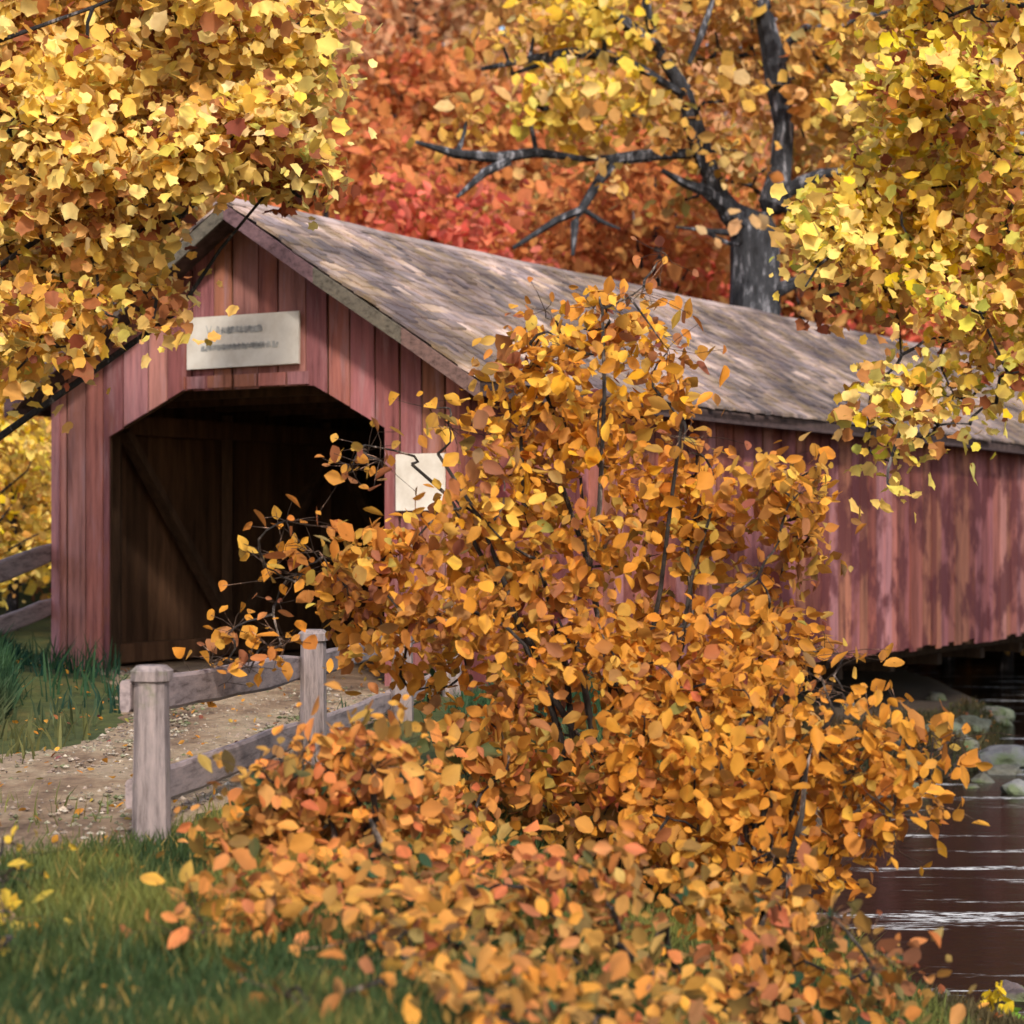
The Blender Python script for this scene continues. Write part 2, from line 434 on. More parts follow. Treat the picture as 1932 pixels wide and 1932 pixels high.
def side(mb, s0, sg, w0, gap, thick, colf, jit, ztop, k0=0, k1=L):
    k = k0
    while k < k1-1e-6:
        w = w0*random.uniform(.75, 1.25); e = min(k1, k+w); g = gap*random.uniform(.3, 1.6)/2
        off = random.uniform(0, jit)*sg; bt = -.15+random.uniform(-.07, .05)
        c = colf()
        o1 = G(s0+off, k+g, bt); mb.box(o1, G(s0+off, e-g, bt)-o1, G(s0+off+sg*thick, k+g, bt)-o1, (0, 0, ztop-bt), c)
        k = e
mb = MB(); side(mb, 0, -1, .33, .030, .03, red, .02, zroof(0)-.1); mb.build('side_wall', 'shade_blotched_boards', BR)
mb = MB(); side(mb, W, 1, .33, .03, .03, red, .015, zroof(W)-.1); mb.build('side_wall', 'painted_boards', BR)
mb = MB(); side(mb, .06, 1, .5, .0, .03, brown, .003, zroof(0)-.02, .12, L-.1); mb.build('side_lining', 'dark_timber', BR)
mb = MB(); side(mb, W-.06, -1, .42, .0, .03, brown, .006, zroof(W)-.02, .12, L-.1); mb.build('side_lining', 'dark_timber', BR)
# corner boards
for s0, dx in ((-.034, .15), (W-.116, .15)):
    mb = MB(); o1 = G(s0, -.052, -.17); mb.box(o1, G(s0+dx, -.052, -.17)-o1, G(s0, -.02, -.17)-o1, (0,0,zroof(0)-.02), red())
    mb.build('corner_board', 'painted_boards', BR)
# header over the opening
mb = MB(); s = 2.5
while s < 4.7:
    e = min(4.72, s+random.uniform(.34, .5)); o1 = G(s+.03, -.052, 4.04); mb.box(o1, G(e-.02, -.052, 4.04)-o1, G(s+.03, -.025, 4.04)-o1, (0,0,.17), red()); s = e
mb.build('portal_header', 'painted_boards', BR)
# roof
K0, K1 = -.5, L+.5
def sagz(k, t): return -.10*math.sin(math.pi*(k+.5)/(L+1))+.035*mnoise.noise(Vector((k*.35, t*.9, 3.1)))+.02*mnoise.noise(Vector((k*1.3, t*2, 7.7)))
def RP(sg, t, k, dz=0):        # t: horizontal distance from the ridge
    return G(W/2+sg*t, k, ZA-SL*t+sagz(k, t)+dz)
for sg in (-1, 1):
    roof = None
    mb = MB(); nk, ntt = 60, 8; V = []; 
    for lay in (-.035, -.15):
        for i in range(nk+1):
            for j in range(ntt+1): V.append(RP(sg, HW*j/ntt, K0+.05+(K1-K0-.1)*i/nk, lay))
    n1 = (nk+1)*(ntt+1); Fs = []
    ix = lambda i, j, l: l*n1+i*(ntt+1)+j
    for l in (0, 1):
        for i in range(nk):
            for j in range(ntt): Fs.append((ix(i,j,l), ix(i+1,j,l), ix(i+1,j+1,l), ix(i,j+1,l)))
    for i in range(nk): Fs.append((ix(i,ntt,0), ix(i+1,ntt,0), ix(i+1,ntt,1), ix(i,ntt,1)))
    for j in range(ntt):
        Fs.append((ix(0,j,0), ix(0,j+1,0), ix(0,j+1,1), ix(0,j,1))); Fs.append((ix(nk,j,0), ix(nk,j+1,0), ix(nk,j+1,1), ix(nk,j,1)))
    mb.add(V, Fs, (.10,.07,.065)); roof = mb.build('roof', 'dark_timber', BR)
    mb = MB(); ex = .235; dl = math.hypot(1, SL); rows = int((HW)*dl/ex)+1
    for r_ in range(rows):
        t1 = HW+.05-r_*ex/dl; t0 = max(0.0, t1-.40/dl)
        if t1 < .05: break
        k = K0-random.uniform(0, .04)
        while k < K1:
            w = random.uniform(.12, .30); tt = t1+random.uniform(-.03, .02)
            n_ = mnoise.noise(Vector((k*.22, r_*.25+sg*9, 0.5)))*.5+.5; kk = random.uniform(.72, 1.2)*(.62+.75*n_)
            c = random.choice([(.195,.155,.145), (.215,.165,.148), (.165,.135,.137), (.235,.18,.14), (.135,.112,.115), (.27,.215,.19)])
            if random.random() < .05: c = (.12,.10,.10)
            th = random.uniform(.03, .06); g = .010
            a0 = RP(sg, t0, k+g, -.012); a1 = RP(sg, t0, k+w-g, -.012); b0 = RP(sg, tt, k+g, .012+random.uniform(-.006,.01)); b1 = RP(sg, tt, k+w-g, .012+random.uniform(-.006,.01))
            up = np.array([0,0,th]); V = [a0,a1,b1,b0,a0+up,a1+up,b1+up,b0+up]
            mb.add(V, [(3,2,1,0),(4,5,6,7),(0,1,5,4),(1,2,6,5),(2,3,7,6),(3,0,4,7)], tuple(x*kk for x in c)); k += w
    mb.build('shingles', 'shingles', roof)
    # barge board along the gable edge, in three lengths
    for kk in (K0, K1):
        mb = MB()
        for (ta, tb) in ((0.0, 1.5), (1.505, 2.9), (2.905, HW+.04)):
            k_in = kk-.04 if kk < 0 else kk; dn = .21
            a = RP(sg, ta, k_in, -.03); b = RP(sg, tb, k_in, -.03); th = G(0, k_in+.04, 0)-G(0, k_in, 0)
            V = [a, b, b-np.array([0,0,dn]), a-np.array([0,0,dn])]; V = V+[v+th for v in V]
            mb.add(V, [(0,1,2,3),(7,6,5,4),(0,4,5,1),(1,5,6,2),(2,6,7,3),(3,7,4,0)], tuple(x*random.uniform(.8,1.2) for x in (.13,.085,.09)))
        mb.build('barge_board', 'old_wood', roof)
    # eave board
    mb = MB(); k = K0
    while k < K1:
        e = min(K1, k+3.5); a = RP(sg, HW-.02, k, -.15); b = RP(sg, HW-.02, e, -.15)
        mb.beam(a, b, .04, .14, (.07,.045,.045)); k = e+.004
    mb.build('eave_board', 'old_wood', roof)
mb = MB(); k = K0-.05
while k < K1:
    e = min(K1+.03, k+random.uniform(.5, .9))
    for sg in (-1, 1):
        a = RP(sg, 0, k, .045); b = RP(sg, 0, e-.01, .045); c_ = RP(sg, .17, e-.01, .05); d_ = RP(sg, .17, k, .05); up = np.array([0,0,.03])
        V = [a,b,c_,d_]; V = V+[v+up for v in V]; kk = random.uniform(.8, 1.2)
        mb.add(V, [(3,2,1,0),(4,5,6,7),(0,1,5,4),(1,2,6,5),(2,3,7,6),(3,0,4,7)], (.2*kk,.165*kk,.16*kk))
    k = e
mb.build('ridge_cap', 'shingles', BR)
# deck, chords, trusses
mb = MB(); k = -.25
while k < L+.2:
    w = .28; o1 = G(.12, k, -.03); kk = random.uniform(.7, 1.25)
    mb.box(o1, G(.12, k+w-.012, -.03)-o1, G(W-.12, k, -.03)-o1, (0,0,.085+random.uniform(-.008,.008)), (.17*kk,.115*kk,.075*kk)); k += w
mb.build('deck', 'dark_timber', BR)
mb = MB()
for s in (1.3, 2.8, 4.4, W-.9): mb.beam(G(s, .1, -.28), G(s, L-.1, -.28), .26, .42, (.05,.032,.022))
k = 1.2
while k < L: mb.beam(G(1.0, k, -.6), G(W-.6, k, -.6), .25, .22, (.05,.032,.022)); k += 2.6
mb.build('floor_beams', 'dark_timber', BR)
for s, sn in ((.24, 1), (W-.24, -1)):
    mb = MB(); k = 1.0
    mb.beam(G(s, .3, .25), G(s, L-.3, .25), .2, .28, brown()); mb.beam(G(s, .3, 3.65), G(s, L-.3, 3.65), .2, .28, brown())
    i = 0
    while k < L-2:
        mb.beam(G(s, k, .1), G(s, k, 3.9), .17, .17, (.085,.05,.03), (1,0,0))
        a, b = (.4, 3.55) if i % 2 else (3.55, .4)
        mb.beam(G(s+sn*.17, k, a), G(s+sn*.17, k+2.6, b), .12, .2, (.075,.045,.028), (Vv[0],Vv[1],0)); k += 2.6; i += 1
    mb.build('truss', 'dark_timber', BR)
mb = MB(); k = .8
while k < L:
    mb.beam(G(.2, k, 4.05), G(W-.2, k, 4.05), .18, .2, brown())
    for sg in (-1, 1): mb.beam(RP(sg, HW-.5, k+.2, -.24), RP(sg, .02, k+.2, -.24), .1, .14, brown())
    k += 1.3
mb.build('rafters', 'dark_timber', BR)
# stone abutments
def stones(mb, s0, s1, k0, k1, z0, z1):
    z = z0
    while z < z1-.05:
        h = min(random.uniform(.28, .42), z1-z)
        for (pa, pb, du) in ((G(s0,k0,0), G(s0,k1,0), (-Vv[0],-Vv[1])), (G(s1,k0,0), G(s1,k1,0), (Vv[0],Vv[1])), (G(s0,k1,0), G(s1,k1,0), (U[0],U[1])), (G(s0,k0,0), G(s1,k0,0), (-U[0],-U[1]))):
            d = pb-pa; Ls = np.linalg.norm(d); d /= Ls; t = 0
            while t < Ls-.02:
                w = min(random.uniform(.4, .9), Ls-t); kk = random.uniform(.6, 1.2); o_ = random.uniform(.0, .06)
                n = np.array([du[0], du[1], 0]); base = pa+d*(t+.012)-n*.3+np.array([0,0,z+.012])
                mb.box(base, d*(w-.024), n*(.3+o_), (0,0,h-.024), (.17*kk,.155*kk,.14*kk), .012); t += w
        z += h
for k0, k1, lb in ((-.6, 3.0, 'rough grey stone abutment under the portal end of the bridge'), (L-3, L+.6, 'grey stone abutment under the far end of the bridge')):
    mb = MB(); stones(mb, .15, W-.15, k0+.0, k1, -2.6, -.72)
    o = mb.build('stone_abutment', 'stone', None, origin=(*G(W/2, (k0+k1)/2, 0)[:2], -2.6)); tag(o, lb, 'abutment')

# signs
def sign(s0, s1, z0, z1, label, letters):
    c = G((s0+s1)/2, -.06, z0); T = thing('sign', c, label, 'sign')
    mb = MB(); o1 = G(s0, -.095, z0); mb.box(o1, G(s1, -.095, z0)-o1, G(s0, -.052, z0)-o1, (0,0,z1-z0), (.66,.61,.55), .006)
    mb.build('sign_board', 'sign_paint', T)
    kf = -.1005; lines = [MB(), MB()]
    def stroke(a, b, w):
        a = np.array(a); b = np.array(b); d = b-a; d = d/np.linalg.norm(d); n = np.array([-d[1], d[0]])*w/2
        pl = [a-n, b-n, b+n, a+n]; V = [G(x, kf, z) for x, z in pl]+[G(x, kf+.004, z) for x, z in pl]
        lines[0 if a[1] > 4.7 else 1].add(V, [(0,1,2,3),(7,6,5,4),(0,4,5,1),(1,5,6,2),(2,6,7,3),(3,7,4,0)], (.3,.3,.3))
    letters(stroke)
    for q in lines:
        if q.v: q.build('lettering', 'sign_letters', T)
    return T
# first line: a V and a worn, smeared word; second line: a worn word. s decreases to the right
def lt1(st):
    st((4.25, 4.90), (4.205, 4.77), .02); st((4.16, 4.89), (4.20, 4.77), .018)
    def smear(x0, x1, z0, z1):
        x = x0
        while x > x1:
            a = random.uniform(-.02, .03); hh = (z1-z0)*random.uniform(.62, 1.0); zb = z0+random.uniform(0, (z1-z0)-hh)
            st((x, zb), (x-a, zb+hh), random.uniform(.025, .045)); x -= random.uniform(.024, .05)
        for i in range(3):
            z = z0+(z1-z0)*(.25+.25*i); st((x0-random.uniform(0,.1), z), (x1+random.uniform(0,.2), z+random.uniform(-.01,.01)), .018)
    st((4.07, 4.74), (4.05, 4.88), .035); smear(4.02, 3.28, 4.765, 4.87)
    smear(4.33, 3.02, 4.545, 4.635)
sign(2.66, 4.60, 4.31, 5.02, 'long white board with worn grey lettering above the bridge opening', lt1)
sign(.33, 1.07, 2.34, 3.07, 'small blank white notice board right of the bridge opening behind twigs', lambda st: None)

# ------------------------------------------------------------------ fences
def fence(posts, rails, label, ext=.0, pw=.225, tops=None):
    x, y, _ = posts[0]; T = thing('wooden_fence', (x, y, hz(x, y)), label, 'fence')
    for (px, py, ht) in posts:
        g = hz(px, py)-.25; mb = MB(); kk = random.uniform(.95, 1.1); c = (.23*kk,.185*kk,.18*kk)
        n = 8; V = []; Fs = []
        prof = [(g, 1.12), (g+.4, 1.05), (ht-.5, .98), (ht-.13, .94), (ht-.11, .96), (ht-.10, 1.13), (ht-.035, 1.15), (ht, .8)]
        a0 = math.atan2(posts[-1][1]-posts[0][1], posts[-1][0]-posts[0][0])
        for z, f in prof:
            for k in range(12):
                t = k/12*2*math.pi; r = pw/2*f/max(abs(math.cos(t)), abs(math.sin(t)))**.72
                r *= 1+random.uniform(-.025, .025); V.append((px+r*math.cos(t+a0), py+r*math.sin(t+a0), z))
        for i in range(len(prof)-1):
            for k in range(12): Fs.append((i*12+k, i*12+(k+1) % 12, (i+1)*12+(k+1) % 12, (i+1)*12+k))
        Fs.append(tuple((len(prof)-1)*12+k for k in range(12)))
        mb.add(V, Fs, c); mb.build('post', 'post_wood', T)
    for (a, b, hgt, thk) in rails:
        mb = MB(); a = np.array(a); b = np.array(b); n = 9
        d = (b-a); sd = np.cross(d/np.linalg.norm(d), (0,0,1)); sd /= np.linalg.norm(sd); V = []
        kk = random.uniform(.88, 1.1)
        for i in range(n+1):
            t = i/n; p = a+d*t+np.array([0,0,-.02*math.sin(math.pi*t)+random.uniform(-.006,.006)]); hh = hgt/2*(1+random.uniform(-.07,.07))*(.78 if i in (0, n) else 1)
            for (u_, w_) in ((-1,-.8), (-.6,-1), (.6,-1), (1,-.8), (1,.8), (.6,1), (-.6,1), (-1,.8)):
                V.append(p+sd*thk/2*u_+np.array([0,0,hh*w_]))
        Fs = [(i*8+k, i*8+(k+1) % 8, (i+1)*8+(k+1) % 8, (i+1)*8+k) for i in range(n) for k in range(8)]+[tuple(range(7,-1,-1)), tuple(n*8+k for k in range(8))]
        mb.add(V, Fs, (.24*kk,.19*kk,.19*kk)); mb.build('rail', 'old_wood', T)
    return T
p1 = np.array([-2.38, 14.0]); p2 = np.array([-1.78, 19.0]); p3 = np.array([-1.2, 23.2]); p4 = np.array([-.75, 26.6])
def rl(a, b, za, zb, h=.22, t=.07, ext=.06, side=0.0):
    d = (b-a)/np.linalg.norm(b-a); a2 = a-d*ext; b2 = b+d*.05
    sd = np.array([-d[1], d[0]])*side
    return ((a2[0]+sd[0], a2[1]+sd[1], za), (b2[0]+sd[0], b2[1]+sd[1], zb), h, t)
fence([(*p1, 1.2), (*p2, 1.2), (*p3, 1.2), (*p4, 1.25)],
      [rl(p1, p2, 1.0, .86, .25, .07, .10, .15), rl(p1, p2, .34, .27, .24, .07, -.02, .15), rl(p2, p3, .84, .88, side=.15), rl(p2, p3, .26, .22, side=.15), rl(p3, p4, .88, .9, side=.15), rl(p3, p4, .24, .24, side=.15)],
      'greyish two-rail fence with thick capped post along the near side of the road')
q1 = np.array([-6.72, 31.05]); q2 = np.array([-6.9, 23.6]); q3 = np.array([-9.3, 19.0])
fence([(-6.56, 31.3, 1.95), (*q2, 1.5), (*q3, 1.2)],
      [rl(q1, q2, 1.78, 1.2, .3), rl(q1, q2, .98, .62, .26), rl(q2, q3, 1.2, .95, .26), rl(q2, q3, .62, .45, .24)],
      'weathered two-rail fence running left from the red portal wall above the grass', pw=.22)

# ------------------------------------------------------------------ leaf palettes (linear)
YEL = [(6,(.95,.66,.18)), (5,(.95,.72,.28)), (3,(.94,.60,.08)), (2,(.66,.40,.09)), (1.2,(.92,.74,.36)), (.9,(.50,.50,.10)), (1.2,(.62,.28,.07)), (.5,(.30,.10,.05))]
YELR = [(5,(.94,.64,.16)), (3,(.94,.68,.24)), (3,(.93,.66,.03)), (2,(.62,.62,.12)), (2,(.66,.38,.10)), (1.2,(.60,.25,.06)), (.5,(.30,.08,.04))]
ORG = [(6,(.62,.26,.035)), (3,(.72,.31,.035)), (4,(.50,.23,.045)), (1.6,(.85,.43,.06)), (1.8,(.58,.38,.08)), (2,(.38,.13,.04)), (1,(.22,.07,.08)), (.8,(.22,.07,.05)), (.6,(.30,.26,.06)), (.7,(.85,.30,.03))]
ORGL = [(5,(.60,.27,.06)), (3,(.62,.22,.07)), (1.8,(.03,.075,.035)), (1.6,(.74,.20,.09)), (3,(.62,.36,.08)), (1.4,(.75,.36,.06)), (1.3,(.30,.09,.04)), (1.2,(.16,.15,.05)), (.7,(.04,.09,.04)), (.7,(.85,.36,.04))]
RUST = [(5,(.52,.18,.05)), (4,(.60,.25,.07)), (3,(.48,.13,.045)), (2,(.62,.34,.11)), (1,(.66,.16,.08))]
RED = [(5,(.80,.16,.12)), (3,(.84,.28,.20)), (2,(.60,.12,.07)), (2,(.66,.26,.09))]
OCH = [(4,(.52,.27,.08)), (3,(.58,.34,.12)), (2,(.42,.17,.05)), (1.5,(.46,.36,.12)), (1,(.66,.44,.16))]
MAUVE = [(4,(.56,.28,.14)), (3,(.60,.36,.20)), (3,(.60,.22,.10)), (1,(.68,.48,.30))]
MAROON = [(4,(.26,.07,.035)), (3,(.38,.14,.05)), (2,(.50,.24,.08))]
TREEC = [(4,(.58,.28,.07)), (3,(.62,.36,.12)), (2.4,(.80,.52,.10)), (1.6,(.70,.50,.26)), (1.2,(.36,.33,.10)), (2,(.48,.17,.04))]
GRN = [(4,(.06,.10,.03)), (3,(.10,.14,.035)), (2,(.18,.20,.05)), (1,(.30,.28,.07))]

# ------------------------------------------------------------------ woodland behind
def bg_tree_proto(pal, hgt, kind, nleaf=3600, leaf=.34):
    """at the origin; the crown comes down low, trunk inside it"""
    T = thing('autumn_tree', (0, 0, 0), 'x', 'tree')
    mb = MB(); pts = [(0,0,-.5), (.1,0,hgt*.25), (-.05,.12,hgt*.5), (.1,.05,hgt*.75), (0,0,hgt*.93)]
    mb.tube(pts, [hgt*.021, hgt*.017, hgt*.012, hgt*.008, .03], (.05,.042,.045))
    cl = []; n = 15
    for i in range(n):
        t = .2+.78*(i+.5)/n; a = i*2.4+rng.uniform(0, .8); rr = hgt*.27*math.sin(math.pi*min(1, (t*.9+.08)))**.6*rng.uniform(.35, 1)
        c = np.array([rr*math.cos(a), rr*math.sin(a), hgt*t]); r = hgt*rng.uniform(.10, .17)
        cl.append((c, (r, r, r*.75), nleaf/n)); branchy(mb, (0,0,hgt*t*.72), c, hgt*.006, .02, (.05,.042,.045), .1, 4, 5)
    mb.build('trunk', 'bark', T)
    Pp, Nn, Cc, Sz, tw = fill_clumps(cl, leaf, pal, 12, 1.5)
    leaf_mesh('crown', Pp, Sz, Nn, Cc, kind, T)
    return T
protos = {}
for nm, pal, hh in (('rust', RUST, 12), ('red', RED, 10), ('ochre', OCH, 12), ('mauve', MAUVE, 13), ('maroon', MAROON, 10), ('gold', YELR, 11)):
    protos[nm] = bg_tree_proto(pal, hh, 'dab')
used = set()
desc = {'rust': 'rust orange', 'red': 'coral red', 'ochre': 'ochre brown', 'mauve': 'pale rusty brown', 'maroon': 'dark maroon', 'gold': 'golden yellow'}
LABEL = {n: desc[n]+' tree massed in the blurred woodland behind the bridge' for n in desc}
def bgtree(nm, x, D, sc, z=None):
    X = (x-966)/F*D; zz = hz(X, D)-.3
    if nm not in used: o = protos[nm]; used.add(nm); o.location = (X, D, zz); o.rotation_euler = (0,0,rng.uniform(0,6)); o.scale = (sc,)*3
    else: o = copy_tree(protos[nm], (X, D, zz), rng.uniform(0, 6.28), sc)
    o['label'] = LABEL[nm]; o['category'] = 'tree'; o['group'] = desc[nm]+' trees in the woodland behind the bridge'
# hand placed by hue, nearer row first (x in picture, distance)
rows = [
 (58, [('maroon',-60),('gold',70),('ochre',200),('maroon',330),('rust',470),('rust',600),('red',720),('rust',810),('red',925),('red',1010),('rust',1110),('rust',1230),('red',1330),('rust',1400),('ochre',1500),('rust',1600),('red',1690),('maroon',1790),('ochre',1900),('rust',2000)], 1.0),
 (68, [('ochre',-50),('rust',80),('maroon',230),('rust',400),('rust',560),('rust',690),('red',790),('rust',900),('ochre',1000),('rust',1090),('ochre',1200),('rust',1310),('ochre',1430),('rust',1540),('maroon',1660),('rust',1780),('ochre',1900),('rust',2020)], 1.05),
 (80, [('ochre',0),('rust',160),('ochre',330),('mauve',520),('mauve',640),('rust',740),('rust',840),('mauve',960),('rust',1060),('ochre',1180),('ochre',1320),('mauve',1450),('ochre',1580),('rust',1720),('ochre',1880)], 1.15),
 (94, [('ochre',40),('mauve',220),('ochre',420),('mauve',600),('mauve',760),('ochre',900),('mauve',1050),('ochre',1220),('mauve',1380),('ochre',1540),('mauve',1700),('ochre',1860)], 1.35),
 (134, [('mauve',0),('ochre',200),('mauve',400),('mauve',600),('mauve',800),('ochre',1000),('mauve',1200),('ochre',1400),('mauve',1600),('mauve',1800),('ochre',1980)], 3.0),
 (112, [('mauve',60),('ochre',300),('mauve',540),('mauve',780),('ochre',1020),('mauve',1260),('ochre',1500),('mauve',1740),('ochre',1940)], 1.7),
]
for D, lst, sc in rows:
    for nm, x in lst: bgtree(nm, x+rng.uniform(-18,18), D+rng.uniform(-3.5,3.5), sc*rng.uniform(.88,1.12))
# trees left of the portal, beyond the fence
for nm, x, D, sc in (('red', 815, 53, 1.05), ('red', 960, 54, .82), ('red', 1060, 53, .7), ('gold', 20, 42, .62), ('ochre', -60, 46, .8), ('gold', 130, 47, .6), ('gold', -40, 38, .5), ('maroon', 200, 50, .8)):
    bgtree(nm, x, D, sc)

def connect(mb, heads, cs, r, c, seg=5):
    """join every clump to the closest wood there already is, nearest first"""
    H = [np.array(h) for h in heads]; left = list(range(len(cs)))
    Cc = np.array(cs); d = np.linalg.norm(Cc[:, None]-np.array(H)[None], axis=2); best = d.min(1); bi = d.argmin(1)
    while left:
        j = min(left, key=lambda i: best[i]); left.remove(j)
        rr = r*(.6+.5*min(1.0, best[j]/.6))
        pts = branchy(mb, H[bi[j]], Cc[j], rr, rr*.45, c, .14, 5, seg)
        for p in pts[2:]:
            H.append(p); dd = np.linalg.norm(Cc-p, axis=1); m_ = dd < best; best[m_] = dd[m_]; bi[m_] = len(H)-1
# ------------------------------------------------------------------ the grey-barked tree behind the roof
base = P(1425, 998, 46.0); bx, by = base[0], base[1]
T = thing('forked_tree', (bx, by, hz(bx, by)), 'large dark-barked forked tree rising directly behind the roof', 'tree')
mb = MB(); bk = (.062,.062,.068)
CTP = []
def lim(pts, rad, D=46.0, dd=None, n=8):
    q = [P(x, y, D+(dd[i] if dd else 0)) for i, (x, y) in enumerate(pts)]; CTP.extend(q[1:]); mb.tube(q, rad, bk, n, .16); return q
g0 = hz(bx, by)-.3
mb.tube([(bx,by,g0), (bx+.03,by,g0+2.5), tuple(P(1422,600,46)), tuple(P(1425,520,46)), tuple(P(1420,440,46)), tuple(P(1418,405,46))], [.72,.6,.54,.5,.52,.40], bk, 10, .1)
lim([(1418,430),(1375,400),(1358,370),(1330,300),(1308,230),(1290,170),(1240,90),(1222,20),(1210,-80)], [.36,.27,.2,.23,.21,.16,.12,.1,.08], dd=[0,-.3,-.5,-.7,-.9,-1,-1.2,-1.3,-1.5])
lim([(1430,430),(1460,390),(1472,320),(1478,240),(1468,160),(1458,90),(1440,10),(1425,-120)], [.42,.32,.26,.25,.27,.24,.2,.14], dd=[0,0,.2,.3,.4,.4,.4,.5])
lim([(1362,385),(1330,360),(1290,345),(1250,322)], [.2,.14,.1,.05], dd=[-.5,-.9,-1.2,-1.5])
lim([(1300,290),(1250,292),(1205,295),(1165,300),(1130,340),(1098,395),(1050,415),(968,468)], [.13,.13,.14,.13,.11,.09,.08,.04], dd=[-.8,-1.2,-1.5,-1.8,-2,-2.2,-2.4,-2.6])
lim([(1098,395),(1085,420),(1080,482)], [.1,.08,.04], dd=[-2.2,-2.3,-2.3]); lim([(1100,395),(1140,420),(1170,432)], [.07,.05,.02], dd=[-2.2,-2.2,-2.2])
lim([(1205,295),(1100,300),(1012,288),(940,298),(860,290),(785,268)], [.07,.06,.11,.12,.1,.04], dd=[-1.5,-2,-2.4,-2.8,-3.2,-3.5])
lim([(960,302),(915,325),(862,372)], [.1,.09,.04], dd=[-2.8,-3,-3.2])
lim([(1290,180),(1210,130),(1140,104),(1070,100),(1000,112),(908,130)], [.09,.1,.13,.11,.07,.04], dd=[-1,-1.4,-1.8,-2,-2.2,-2.4]); lim([(1060,102),(1010,125),(965,140)], [.08,.05,.03], dd=[-2,-2.1,-2.1])
lim([(1240,90),(1180,45),(1120,5),(1080,-20)], [.1,.13,.08,.06], dd=[-1.2,-1.4,-1.6,-1.8])
lim([(1475,370),(1512,345),(1550,328),(1590,322),(1650,318)], [.16,.15,.12,.07,.03], dd=[0,-.3,-.5,-.7,-.9])
lim([(1465,130),(1490,80),(1520,52),(1580,52),(1640,30),(1690,20)], [.14,.11,.09,.08,.06,.04], dd=[.4,.2,0,-.2,-.4,-.5]); lim([(1590,50),(1680,42),(1750,48),(1765,70)], [.07,.05,.04,.02], dd=[-.2,-.4,-.5,-.6])
lim([(1445,545),(1470,545),(1505,530),(1540,505)], [.2,.17,.11,.05], dd=[0,-.3,-.5,-.6]); lim([(1390,440),(1330,435),(1275,428)], [.08,.05,.02], dd=[-.3,-.6,-.8])
lim([(1300,20),(1280,-40),(1260,-120)], [.1,.1,.06]); lim([(1345,0),(1325,60),(1300,120)], [.06,.08,.05], dd=[-1,-1,-1])
limb_pts = [p for p in CTP]
CTM = mb
cl = []
for (x, y, r, n, dd) in ((1090,190,75,150,-2.5),(1180,200,60,70,-2),(1020,205,45,50,-2.5),(1110,50,60,110,-2),(1230,60,60,80,-1),(1010,60,60,60,-2),(1300,110,55,70,-1),(1380,190,60,80,-1.5),
     (1340,260,50,70,-1.5),(1400,290,45,60,-1.2),(1420,100,70,90,-1),(1540,110,60,90,-.5),(1600,60,60,80,-.5),(1560,200,60,80,-.5),(1640,160,70,60,0),(1520,270,50,60,-.3),(1600,330,60,60,0),(1380,0,70,110,0),(1520,-20,90,130,0),(1250,-40,90,130,0),
     (1250,250,50,40,-1.5),(1280,380,40,35,-1.2),(1420,350,28,24,-1.5),(1130,330,45,30,-2),(1400,455,25,4,-1.5),(1650,420,60,60,-.5),(880,230,60,40,-2.5),(950,90,50,30,-2),(1040,-20,80,60,-1),(1470,190,25,16,-1),(1500,420,40,40,-1),(1330,330,25,16,-1.6)):
    dd += 2.6 if (1400 < x < 1530 or 1270 < x < 1360) else 0
    c = P(x, y, 46+dd); rr = r*46/F; cl.append((c, (rr, rr*1.3, rr*.8), n*1.9))
def palC(p):
    x = p[0]/p[1]*F+966
    if 980 < x < 1210 and p[2] > 10.5 and rng.random() < .6: return [(4,(.86,.56,.05)), (2,(.88,.64,.14)), (1,(.5,.5,.12))]
    return TREEC
cl = cl+[(P(x, y, 46.5+rng.uniform(-.5, 1.5)), (.7,.9,.6), 110) for (x, y) in ((1560,30),(1640,80),(1690,10),(1520,350),(1580,260),(1660,240),(1500,150),(1560,400),(1180,130),(1120,260),(1230,180),(1420,20),(1350,60),(1160,-10),(1500,-60))]
connect(CTM, limb_pts, [c[0] for c in cl], .055, (.05,.05,.055))
CTM.build('trunk', 'bark', T)
Pp, Nn, Cc, Sz, tw = fill_clumps(cl, .30, TREEC, 7, 1.1, palfn=palC)
leaf_mesh('crown', Pp, Sz, Nn, Cc, 'dab', T)

